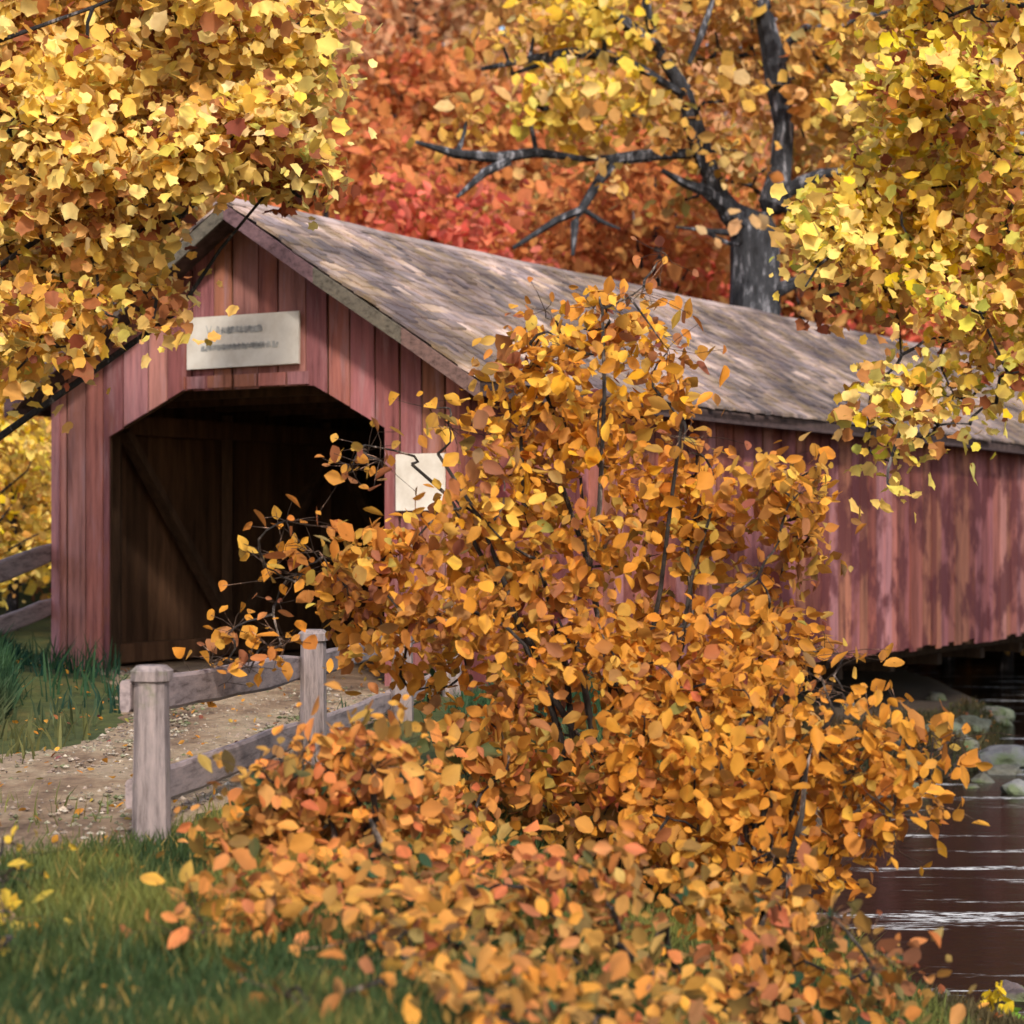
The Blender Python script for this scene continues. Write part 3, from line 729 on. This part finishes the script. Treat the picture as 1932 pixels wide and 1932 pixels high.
# ------------------------------------------------------------------ yellow trees hanging into view left and right
def big_tree(name, label, tx, ty, hgt, clumps, pal, leaf, kind, r0, palfn=None, spray=11, spread=1.5, tw_every=1, nlimb=9):
    g = hz(tx, ty); T = thing(name, (tx, ty, g), label, 'tree'); mb = MB()
    tp = [(tx, ty, g-.4), (tx+.03, ty, g+hgt*.3), (tx, ty+.02, g+hgt*.6), (tx, ty, g+hgt*.95)]
    zt = np.linspace(-.4, hgt*.95, 40)
    mb.tube([(tx+.06*math.sin(z*.7), ty+.05*math.cos(z*.9), g+z) for z in zt], [r0*(1-.86*max(0, z)/(hgt*.95)) for z in zt], (.06,.055,.055), 9)
    cs = [np.array(c[0]) for c in clumps]; heads = []; nl = nlimb
    hi = [c for c in cs if c[2] > 5.4]
    for i in range(nl):
        c = hi[int((i+.5)*len(hi)/nl)]; dh = np.hypot(c[0]-tx, c[1]-ty)
        z0 = min(max(g+1.8, c[2]-dh*.5), g+hgt*.8)
        dr = (c-np.array([tx, ty, z0]))*np.array([1,1,0]); dr = dr/np.linalg.norm(dr)*r0*(1-.86*(z0-g)/(hgt*.95))*.85
        i0 = len(mb.v); hub = int(np.linalg.norm(np.array(mb.v[:360])-(np.array([tx, ty, z0])+dr), axis=1).argmin())
        heads += branchy(mb, np.array([tx, ty, z0])+dr, c, .03+.006*dh, .014, (.05,.045,.045), .13, 9, 6)[2:]
        mb.f.append((hub, i0, i0+1)); mb.f.append((hub, i0+3, i0+2))
    connect(mb, heads, cs, .022, (.05,.045,.045))
    Pp, Nn, Cc, Sz, tw = fill_clumps(clumps, leaf, pal, spray, spread, palfn=palfn)
    for (c, q) in tw[::tw_every]: branchy(mb, c, q, .014, .005, (.055,.045,.04), .12, 4, 4)
    mb.build('trunk', 'bark', T)
    leaf_mesh('crown', Pp, Sz, Nn, Cc, kind, T); return T
def clumps_px(lst, D0, thick, dens, flat=.8):
    out_ = []
    for (x, y, r, f) in lst:
        D = D0+rng.uniform(-thick, thick); rr = r*D/F
        out_.append((P(x, y, D), (rr, rr*1.2, rr*flat), dens*f*(r/60)**2))
    return out_
LT = [(x, y, 62, 1) for (x, y) in [(20,30),(120,20),(220,40),(320,30),(420,50),(500,60),(40,130),(160,120),(260,150),(360,110),(450,130),(540,110),(570,40),
      (20,230),(110,210),(210,240),(300,220),(400,210),(490,220),(560,160),(50,330),(150,310),(240,330),(330,300),(430,270),(520,270),(120,400),(220,400),(270,380),(455,300),(30,450),(360,300),(540,320)]]
LT += [(600,345,22,1.2),(548,392,14,1.3),(225,440,34,.9),(170,480,50,.8),(90,520,50,.9),(270,520,45,1.0),(180,580,40,.8),(40,590,55,1.1),(120,610,45,1.1),(60,670,44,1.2),(20,710,34,1.1),(295,565,22,1.1),(290,625,20,.9),(225,600,20,.6),(10,530,40,1),(110,655,26,1),(325,590,16,1),(235,545,20,.9)]
LT += [(x, y, 75, .8) for (x, y) in [(-80,60),(-90,200),(-100,340),(-100,480),(-90,600),(-210,100),(-220,300),(-220,500),(0,-70),(130,-80),(260,-90),(390,-80),(510,-60),(60,-190),(220,-200),(380,-190),(-100,-120),(-350,200),(-350,420),(-360,0)]]
def palL(p):
    z = p[2]
    if rng.random() < .13: return MAROON
    if z < 5 and rng.random() < .25: return [(3,(.80,.44,.07)), (2,(.60,.32,.08)), (1,(.55,.52,.10))]
    return YEL
big_tree('yellow_tree', 'pale yellow tree hanging over the left slope of the bridge roof', -8.6, 22.5, 10.5, clumps_px(LT, 23.2, 1.3, 235), YEL, .165, 'maple', .26, palL, tw_every=3)
RT = [(x, y, 60, 1) for (x, y) in [(1890,40),(1800,30),(1720,60),(1850,130),(1760,150),(1690,190),(1920,180),(1830,240),(1740,270),(1650,300),(1900,300),(1810,350),(1710,370),(1620,400),(1900,410),(1820,460),(1730,470),(1560,420),(1900,520),(1640,490)]]
RT += [(1540,480,34,1),(1520,540,18,.9),(1590,470,40,1),(1600,530,36,1),(1680,560,40,.9),(1770,560,50,1.1),(1850,590,50,1),(1920,610,45,1),(1800,640,40,.8),(1730,700,34,1),(1700,670,22,.8),(1880,690,40,.9),(1720,745,40,1.2),(1800,745,42,1.1),(1880,760,28,.8),
       (1650,730,24,1),(1640,800,28,1),(1700,810,30,1.1),(1760,820,26,.9),(1830,800,28,.8),(1690,870,20,1),(1680,920,15,1),(1640,850,17,1),(1540,590,14,.8),(1930,700,36,1)]
RT += [(x, y, 80, .8) for (x, y) in [(2010,60),(2020,200),(2020,340),(2020,480),(2020,620),(2130,120),(2130,300),(2130,480),(1950,-60),(1830,-80),(1700,-60),(2060,-70),(1900,-190),(2040,-200),(1760,-180),(2250,200),(2250,400)]]
def palR(p):
    if rng.random() < .12: return MAROON
    if rng.random() < .12: return [(3,(.86,.58,.02)), (2,(.60,.62,.12))]
    return YELR
RC = clumps_px(RT, 24.0, 1.3, 185)
for i in range(58):  # crown clumps out of view, added to throw shade on the bridge side wall
    z = rng.uniform(6, 17.5); rr = 5.5*math.sqrt(max(.1, 1-((z-10.5)/8)**2)); a = rng.uniform(0, 6.28); q = rr*rng.uniform(.3, 1)
    c = np.array([13.2+q*math.cos(a), 25.0+.8*q*math.sin(a), z])
    if abs(c[0]/c[1]) < .30: continue
    RC.append((c, (.8, .8, .6), 150))
big_tree('yellow_tree', 'lemon yellow tree whose sprays hang in front of the right end of the roof', 12.6, 25.0, 17, RC, YELR, .165, 'maple', .34, palR, tw_every=4, nlimb=16)

def above(x, y, D, m=.12):
    while P(x, y, D)[2] < hz(*P(x, y, D)[:2])+m and D > 7.5: D -= .12
    return D
# ------------------------------------------------------------------ orange shrubs in the middle
def poly_clumps(poly, step, D0, thick, n, rpx, flat=.9, gap=.2):
    poly = np.array(poly, float); out_ = []
    x0, y0 = poly.min(0); x1, y1 = poly.max(0)
    def inside(x, y):
        c = False; j = len(poly)-1
        for i in range(len(poly)):
            xi, yi = poly[i]; xj, yj = poly[j]
            if (yi > y) != (yj > y) and x < (xj-xi)*(y-yi)/(yj-yi)+xi: c = not c
            j = i
        return c
    y = y0
    while y < y1:
        x = x0+rng.uniform(0, step)
        while x < x1:
            xx, yy = x+rng.uniform(-.3,.3)*step, y+rng.uniform(-.3,.3)*step
            if inside(xx, yy) and mnoise.noise(Vector((xx/95, yy/95, D0))) < gap:
                ed = min(np.hypot(poly[i, 0]-xx, poly[i, 1]-yy) for i in range(len(poly)))
                th = thick*min(1, .35+ed/350)
                D = above(xx, yy, D0+rng.uniform(-th, th)); r = rpx*rng.uniform(.75, 1.3)*D/F
                out_.append((P(xx, yy, D), (r, r*1.3, r*flat), n*rng.uniform(.6, 1.3)))
            x += step
        y += step
    return out_
def shrub(name, label, root, clumps, pal, leaf, kind, stems=6, palfn=None, spray=9, spread=1.4, tw_every=2, stemc=(.07,.055,.045)):
    g = hz(*root); T = thing(name, (*root, g), label, 'shrub'); mb = MB()
    cs = [np.array(c[0]) for c in clumps]; top = max(c[2] for c in cs)
    heads = []
    for i in range(stems):
        a = np.array([root[0]+rng.uniform(-.18,.18), root[1]+rng.uniform(-.18,.18), g-.2])
        tgt = cs[rng.integers(len(cs))]*.5+np.array([root[0], root[1], top])*.5
        pts = branchy(mb, a, tgt, .034, .012, stemc, .05, 7, 7); heads += pts[2:]
    connect(mb, heads, cs, .014, stemc)
    Pp, Nn, Cc, Sz, tw = fill_clumps(clumps, leaf, pal, spray, spread, palfn=palfn)
    for (c, q) in tw[::tw_every]: branchy(mb, c, q, .007, .003, stemc, .1, 3, 4)
    for (a_, b_, r_) in STALKS:
        if np.linalg.norm(b_-a_) > .03: branchy(mb, a_, b_, r_, r_*.6, (.10,.06,.04), .08, 3, 3)
    mb.build('stems', 'bark', T)
    leaf_mesh('leaves', Pp, Sz, Nn, Cc, kind, T); return T
def sprays(lst, D, n):   # little outlying sprays (x, y, radius px, count)
    res = []
    for (x, y, r, c) in lst:
        d = above(x, y, D+rng.uniform(-.4,.4)); res.append((P(x, y, d), (r*d/F, r*d/F, r*d/F*.8), c*n))
    return res
main_poly = [(1010,620),(1060,560),(1210,560),(1290,610),(1290,700),(1240,760),(1250,840),(1330,880),(1440,860),(1540,860),(1560,960),(1540,1060),(1440,1080),(1460,1150),(1500,1230),(1470,1330),(1560,1400),(1500,1560),(1300,1640),(1000,1650),(790,1560),(760,1440),(790,1340),(740,1260),(660,1170),(600,1120),(580,1070),(640,1010),(720,990),(760,1020),(860,990),(910,930),(880,860),(900,790),(920,720),(1000,720)]
cl = poly_clumps(main_poly, 60, 16.0, 1.3, 86, 39, gap=.15)
cl += sprays([(1240,495,34,10),(1215,540,26,7),(1130,560,30,10),(1030,600,34,10),(1245,640,34,14),(1060,640,30,10),(825,770,22,8),(845,800,16,4),(690,840,22,7),(665,880,14,4),(720,870,18,5),
    (530,985,16,5),(500,1070,22,8),(560,1100,30,14),(520,1140,22,8),(430,1195,34,15),(490,1225,34,16),(400,1255,32,14),(450,1265,24,9),(530,1215,26,8),(470,1270,18,4),(390,1310,12,2),(540,1040,20,7),(610,1050,26,12),(680,1080,34,15),
    (1290,830,16,4),(1315,855,10,2),(1480,880,34,12),(1540,880,22,7),(1500,940,34,12),(1530,1010,34,14),(1470,1020,30,10),(1430,1090,22,7),(1440,1160,18,5),(1550,1230,20,6),(1590,1240,16,4),(1540,1290,24,6),(1590,1300,16,4)], 15.8, .95)
def palM(p):
    y = 998-(p[2]-CAMZ)/p[1]*F
    if y > 1250 and rng.random() < min(.8, (y-1250)/350): return ORGL
    if y < 1000 and rng.random() < .15: return [(3,(.85,.42,.03)), (2,(.85,.55,.10))]
    return ORG
shrub('orange_shrub', 'tall ochre and orange shrub standing between the road fence and the bridge side', (.75, 16.2), cl, ORG, .118, 'beech', 9, palM, tw_every=5)
lp = [(500,1425),(640,1405),(760,1410),(880,1560),(960,1750),(900,1800),(760,1760),(620,1750),(480,1770),(370,1750),(340,1720),(470,1650),(440,1560),(450,1450)]
cl = poly_clumps(lp, 58, 12.7, .7, 78, 38, gap=.22)+sprays([(340,1760,20,5),(395,1740,26,9),(420,1590,22,8),(450,1700,26,10),(490,1450,20,6),(570,1430,20,6),(745,1410,20,5),(540,1880,26,9),(580,1900,28,9),(760,1790,22,7),(680,1770,22,7),(720,1850,20,4),(620,1560,30,10),(700,1440,20,5)], 12.5, .95)
shrub('orange_shrub', 'low orange bush with coral and green leaves, left beside the fence post', (-.75, 12.6), cl, ORGL, .105, 'beech', 6, None, tw_every=6)
rp = [(1200,1330),(1380,1290),(1500,1340),(1600,1400),(1740,1380),(1790,1440),(1760,1560),(1650,1560),(1580,1640),(1480,1700),(1540,1800),(1420,1760),(1250,1700),(1160,1540)]
cl = poly_clumps(rp, 60, 14.3, .8, 60, 38)+sprays([(1700,1360,26,7),(1760,1390,24,6),(1800,1385,20,5),(1640,1350,18,4),(1730,1470,26,8),(1770,1520,24,7),(1690,1530,26,8),(1640,1500,28,10),(1610,1560,20,6),(1690,1590,16,4),(1590,1460,24,8),(1720,1420,28,8),(1520,1620,20,6),(1450,1610,20,6),(1550,1280,18,4),(1510,1300,16,4)], 14.2, .95)
shrub('orange_shrub', 'loose golden orange bush reaching right over the dark stream', (1.7, 14.3), cl, [(5,(.68,.31,.04)), (3,(.60,.24,.035)), (1.5,(.80,.42,.06)), (1.3,(.45,.17,.04)), (.8,(.2,.06,.04)), (.8,(.28,.25,.07))], .115, 'beech', 6, None, tw_every=4)
bp = [(860,1640),(1100,1620),(1350,1650),(1560,1700),(1650,1780),(1680,1880),(1640,2000),(900,2000),(820,1900),(800,1760)]
cl = poly_clumps(bp, 60, 11.6, .7, 46, 38, gap=.12)+sprays([(1650,1800,26,7),(1560,1730,26,8),(1600,1850,22,6),(1500,1820,30,9),(1650,1830,20,5),(1440,1790,34,10),(780,1800,24,6)], 11.4, .95)
shrub('orange_shrub', 'coral orange underbrush with dark green leaves at the foot of the tall shrub', (.95, 12.2), cl, [(5,(.62,.28,.06)), (2.4,(.64,.19,.08)), (3,(.54,.33,.10)), (2.5,(.025,.07,.035)), (1.6,(.78,.36,.05)), (1.3,(.30,.08,.04)), (1.3,(.05,.09,.035)), (1.2,(.15,.13,.05))], .10, 'beech', 6, None, tw_every=6)
# small yellow sapling at the left edge
cl = sprays([(5,1580,26,9),(-20,1640,34,14),(15,1660,22,8),(20,1720,24,8),(-30,1720,34,14),(10,1780,24,7),(-40,1820,34,12)], 11.3, 1.0)
shrub('yellow_sapling', 'small yellow sapling in the grass at the left edge', (-2.75, 10.9), cl, [(4,(.80,.48,.05)), (2,(.70,.50,.08)), (1,(.5,.45,.08))], .10, 'ovate', 3, None)

# ------------------------------------------------------------------ grass
def grass(name, n, region, hgt, wid, colf, label, ok=None):
    x0, x1, y0, y1 = region
    X = rng.uniform(x0, x1, n*3); Y = y0+(y1-y0)*rng.uniform(0, 1, n*3)**1.25
    keep = np.abs(X/Y) < .30
    if ok is not None: keep &= ok(X, Y)
    X, Y = X[keep][:n], Y[keep][:n]
    rd = np.array([not on_road(x, y) or rng.random() < .015 for x, y in zip(X, Y)]); X, Y = X[rd], Y[rd]; m = len(X)
    Z = height(X, Y)
    pn = np.array([mnoise.noise(Vector((x*.9, y*.55, 1.7))) for x, y in zip(X, Y)])
    pn2 = np.array([mnoise.noise(Vector((x*2.6, y*1.6, 8.7))) for x, y in zip(X, Y)])
    H = hgt*rng.uniform(.45, 1.2, m)*(1+.7*pn); a = rng.uniform(0, 6.28, m); w = wid*rng.uniform(.6, 1.3, m)
    dx, dy = np.cos(a)*w, np.sin(a)*w; lx, ly = rng.normal(0, .3, m)*H, rng.normal(0, .3, m)*H
    b = np.stack([X, Y, Z-.02], 1)
    v0 = b+np.stack([-dx, -dy, 0*X], 1); v1 = b+np.stack([dx, dy, 0*X], 1)
    v2 = b+np.stack([dx*.7+lx*.35, dy*.7+ly*.35, H*.55], 1); v3 = b+np.stack([-dx*.7+lx*.35, -dy*.7+ly*.35, H*.55], 1)
    v4 = b+np.stack([lx, ly, H], 1)
    V = np.stack([v0, v1, v2, v3, v4], 1).reshape(-1, 3)
    col = colf(X, Y, pn, pn2)
    C = np.ones((m, 5, 4), dtype=np.float32); C[:, :, :3] = clampc(col)[:, None, :]
    L_ = (np.array([0,1,2,3,3,2,4])[None]+(np.arange(m)*5)[:, None]).ravel().astype(np.int32)
    tot = np.tile([4, 3], m).astype(np.int32); st = np.concatenate([[0], np.cumsum(tot)[:-1]]).astype(np.int32)
    me = bpy.data.meshes.new(name); me.vertices.add(len(V)); me.vertices.foreach_set('co', V.astype(np.float32).ravel())
    me.loops.add(len(L_)); me.loops.foreach_set('vertex_index', L_); me.polygons.add(len(tot)); me.polygons.foreach_set('loop_start', st); me.polygons.foreach_set('loop_total', tot)
    at = me.color_attributes.new('col', 'FLOAT_COLOR', 'POINT'); at.data.foreach_set('color', C.ravel())
    me.materials.append(MATS['foliage']); me.update(calc_edges=True)
    o = bpy.data.objects.new(name, me); COL.objects.link(o); o['kind'] = 'stuff'; tag(o, label, 'grass'); return o
def gc(X, Y, pn, pn2):
    m = len(X); t = np.clip(.5+pn*1.1+pn2*.8, 0, 1)[:, None]; t2 = ss(10.2, 12.0, Y)[:, None]*.9
    a = np.array([.05,.085,.03]); b = np.array([.23,.235,.055]); c = np.array([.36,.25,.07])
    col = a+(b-a)*t*(.55+.45*t2); r = rng.random((m, 1)); col = np.where(r > .93, c, col)
    return col*rng.uniform(.7, 1.3, (m, 1))
grass('meadow_grass', 95000, (-5, 3.6, 8, 16.5), .20, .008, gc, 'long green and olive grass on the near bank below the fence', lambda X, Y: X < np.interp(Y, XB_Y, XB_X)+4.0)
def gc2(X, Y, pn, pn2):
    m = len(X); t = np.clip(.5+pn+pn2*.6, 0, 1)[:, None]
    a = np.array([.012,.05,.036]); b = np.array([.045,.10,.04]); lowz = ss(24, 20, Y)[:, None]; col = a+(b-a)*t; col = col*(1-lowz)+np.array([.14,.14,.05])*lowz
    return col*rng.uniform(.7, 1.3, (m, 1))
grass('bank_grass', 60000, (-10, -4.2, 18.5, 33), .40, .018, gc2, 'dark bluish green grass on the mound left of the portal', lambda X, Y: (X < -4.0-.2*(Y-22)))
def gc3(X, Y, pn, pn2):
    m = len(X); t = np.clip(.5+pn, 0, 1)[:, None]; a = np.array([.03,.055,.022]); b = np.array([.16,.10,.05])
    return (a+(b-a)*t)*rng.uniform(.6, 1.4, (m, 1))
grass('waterside_grass', 26000, (.5, 6, 10, 17.5), .13, .009, gc3, 'dark tufted grass along the near edge of the stream', lambda X, Y: chan(X, Y) > .35)
grass('far_grass', 16000, (2, 16, 29, 46), .22, .02, gc3, 'sparse rough grass on the low bank before the bridge', lambda X, Y: (chan(X, Y) > .1) & (((X-A[0])*Vv[0]+(Y-A[1])*Vv[1]) < -.3))
grass('verge_grass', 26000, (-2.4, 4.5, 16, 28.5), .24, .013, gc2, 'dark green grass between the road fence and the bridge wall', lambda X, Y: (chan(X, Y) > .3) & (((X-A[0])*Vv[0]+(Y-A[1])*Vv[1]) < -.05))
# fallen leaves
def litter(name, n, region, size, label, pal, ok):
    X = rng.uniform(region[0], region[1], n); Y = rng.uniform(region[2], region[3], n); k_ = ok(X, Y); X, Y = X[k_], Y[k_]
    pos = np.stack([X, Y, height(X, Y)+.05+rng.uniform(0,.05,len(X))], 1)
    o = leaf_mesh(name, pos, size*rng.uniform(.6,1.3,len(X)), rng.normal(0,.45,(len(X),3))+np.array([0,0,1]), pick(pal, len(X)), 'ovate', None)
    o['kind'] = 'stuff'; tag(o, label, 'leaves')
litter('fallen_leaves', 600, (-9, -1.2, 9, 30), .07, 'orange and brown leaves fallen on the road and grass', ORG, lambda X, Y: np.abs(X/Y) < .32)
litter('bank_leaves', 5500, (1.5, 14, 11, 46), .09, 'rust coloured leaves fallen along the stream bank', ORGL+RUST, lambda X, Y: (chan(X, Y) > -.2) & (((X-A[0])*Vv[0]+(Y-A[1])*Vv[1]) < -.2))

def gravel(n):
    t = rng.uniform(.04, .96, n); i = rng.integers(20, 85, n); f = rng.uniform(0, 1, (n, 1))
    l = RLs[i]*(1-f)+RLs[i+1]*f; r = RRs[i]*(1-f)+RRs[i+1]*f; p = l*(1-t[:, None])+r*t[:, None]
    z = height(p[:, 0], p[:, 1])+.045; V = []; Fs = []; C = []
    for k in range(n):
        if abs(p[k,0]/p[k,1]) > .28: continue
        q = rng.uniform(.012, .034); b = len(V); c0 = np.array([p[k,0], p[k,1], z[k]]); g_ = rng.uniform(.55, 1.3)
        c = np.array([(.33,.26,.20), (.24,.18,.145), (.42,.36,.29), (.17,.125,.10)][rng.integers(4)])*g_
        for d in ((1,0,0),(0,1,0),(-1,0,0),(0,-1,0),(0,0,.7),(0,0,-.7)):
            V.append(c0+np.array(d)*q*rng.uniform(.6, 1.3)); C.append(c)
        for a_, b_ in ((0,1),(1,2),(2,3),(3,0)): Fs += [(b+a_, b+b_, b+4), (b+b_, b+a_, b+5)]
    o = set_mesh('gravel', V, Fs, np.array(C), 'stone'); o['kind'] = 'stuff'; tag(o, 'loose pale gravel scattered on the dirt road', 'gravel')
gravel(2600)
# ------------------------------------------------------------------ rocks
def rock(x, y, r, label, grp=None, hue=(.22,.22,.20)):
    import bmesh
    bm = bmesh.new(); bmesh.ops.create_icosphere(bm, subdivisions=3, radius=1); sd = random.uniform(0, 99)
    sx, sy, sz = random.uniform(.9,1.4), random.uniform(.8,1.1), random.uniform(.5,.75)
    for v in bm.verts:
        n = mnoise.noise(v.co*1.1+Vector((sd,0,0)))*.45+mnoise.noise(v.co*2.7+Vector((sd,4,0)))*.16
        v.co = v.co*(1+n); v.co.x *= sx*r; v.co.y *= sy*r; v.co.z *= sz*r
    V = np.array([v.co[:] for v in bm.verts]); Fs = [[v.index for v in f.verts] for f in bm.faces]; bm.free()
    k = random.uniform(.8, 1.25); o = set_mesh('rock', V, Fs, tuple(c*k for c in hue), 'stone', smooth=False)
    o.location = (x, y, max(hz(x, y), -1.75)+r*.18); o.rotation_euler = (0, 0, random.uniform(0, 6)); tag(o, label, 'rock', grp)
def rpx(x, y, zrel=3.6): D = F*zrel/(y-998); return (x-966)/F*D, D
special = [(1890,1420,.42,(.17,.17,.18),'large grey boulder at the right edge of the stream'), (1775,1400,.34,(.13,.14,.10),'flat olive rock left of the large grey boulder'), (1880,1345,.30,(.16,.18,.12),'mossy light rock above the large grey boulder'),
           (1830,1385,.28,(.12,.13,.10),'grey-green rock between the large grey and the olive rocks'), (1925,1470,.26,(.2,.2,.2),'wet grey rock half in the water below the large grey boulder')]
for x, y, r, h, lb in special:
    X, D = rpx(x, y); rock(X, D, r, lb, None, h)
for i in range(26):
    x = random.uniform(1560, 2050); y = random.uniform(1325, 1500); X, D = rpx(x, y)
    if chan(np.array([X]), np.array([D]))[0] < -1.0: continue
    rock(X, D, random.uniform(.10, .24), 'small dark mossy stone on the far stream bank', 'small mossy stones on the far stream bank', (.13,.125,.10))
for i in range(9):
    x = random.uniform(1500, 1950); y = random.uniform(1800, 1890); X, D = rpx(x, y, 3.75)
    rock(X, D, random.uniform(.07, .16), 'small dark wet stone along the near waterline', 'small wet stones along the near waterline', (.12,.09,.09))
# reeds at the bottom right
for (x, y, colr, lb) in ((1878,1880,(.80,.56,.03),'upright bright yellow leafy sprig at the lower right water edge'), (1885,1925,(.22,.42,.06),'fresh green sprig just below the yellow one')):
    c = P(x, y, 14.2); g = hz(c[0], c[1]); T = thing('plant_sprig', (c[0], c[1], g), lb, 'plant'); mb = MB(); pos = []; nn = []
    for i in range(4):
        tp = c+np.array([rng.normal(0,.05), rng.normal(0,.05), rng.uniform(-.05,.12)]); mb.tube([(c[0]+rng.normal(0,.02), c[1], g-.05), (c+tp)/2*[1,1,0]+np.array([0,0,(g+tp[2])/2]), tp], [.008,.006,.004], (.2,.2,.06), 5)
        for k in range(7): pos.append(tp-np.array([rng.normal(0,.03), rng.normal(0,.03), rng.uniform(0,.16)])); nn.append(rng.normal(size=3)+[0,-.8,.2])
    mb.build('stems', 'bark', T); leaf_mesh('leaves', np.array(pos), rng.uniform(.07,.12,len(pos)), np.array(nn), np.array([colr]*len(pos))*rng.uniform(.8,1.1,(len(pos),1)), 'ovate', T)

# ------------------------------------------------------------------ light, sky, camera
SX, SY, EL = .17, -.98, 40
az = math.atan2(SX, SY)
sd = Vector((math.sin(az)*math.cos(R(EL)), math.cos(az)*math.cos(R(EL)), math.sin(R(EL))))
w = bpy.data.worlds.new('World'); S.world = w; w.use_nodes = True; nt = w.node_tree
sky = nt.nodes.new('ShaderNodeTexSky'); sky.sky_type = 'NISHITA'; sky.sun_disc = False
sky.sun_elevation = R(EL); sky.sun_rotation = az; sky.air_density = 1.2; sky.dust_density = 2.5
bgn = nt.nodes['Background']; nt.links.new(sky.outputs[0], bgn.inputs[0]); bgn.inputs[1].default_value = .15
sun = bpy.data.lights.new('sun', 'SUN'); sun.energy = 2.7; sun.angle = R(5); sun.color = (1, .92, .80)
so = bpy.data.objects.new('sun', sun); COL.objects.link(so); so.rotation_euler = sd.to_track_quat('Z', 'Y').to_euler()
so.location = (20, -20, 40)
cam = bpy.data.cameras.new('camera'); co = bpy.data.objects.new('camera', cam); COL.objects.link(co)
co.location = (0, 0, CAMZ); co.rotation_euler = (R(90), 0, 0); cam.sensor_width = 36; cam.lens = F/1932*36
cam.shift_y = 32/1932; cam.clip_end = 2000; cam.clip_start = .1
cam.dof.use_dof = True; cam.dof.focus_distance = 19; cam.dof.aperture_fstop = 1.6
S.camera = co
S.view_settings.view_transform = 'Standard'; S.view_settings.look = 'None'; S.view_settings.exposure = .68; S.view_settings.gamma = 1
S.cycles.max_bounces = 8; S.cycles.transmission_bounces = 4
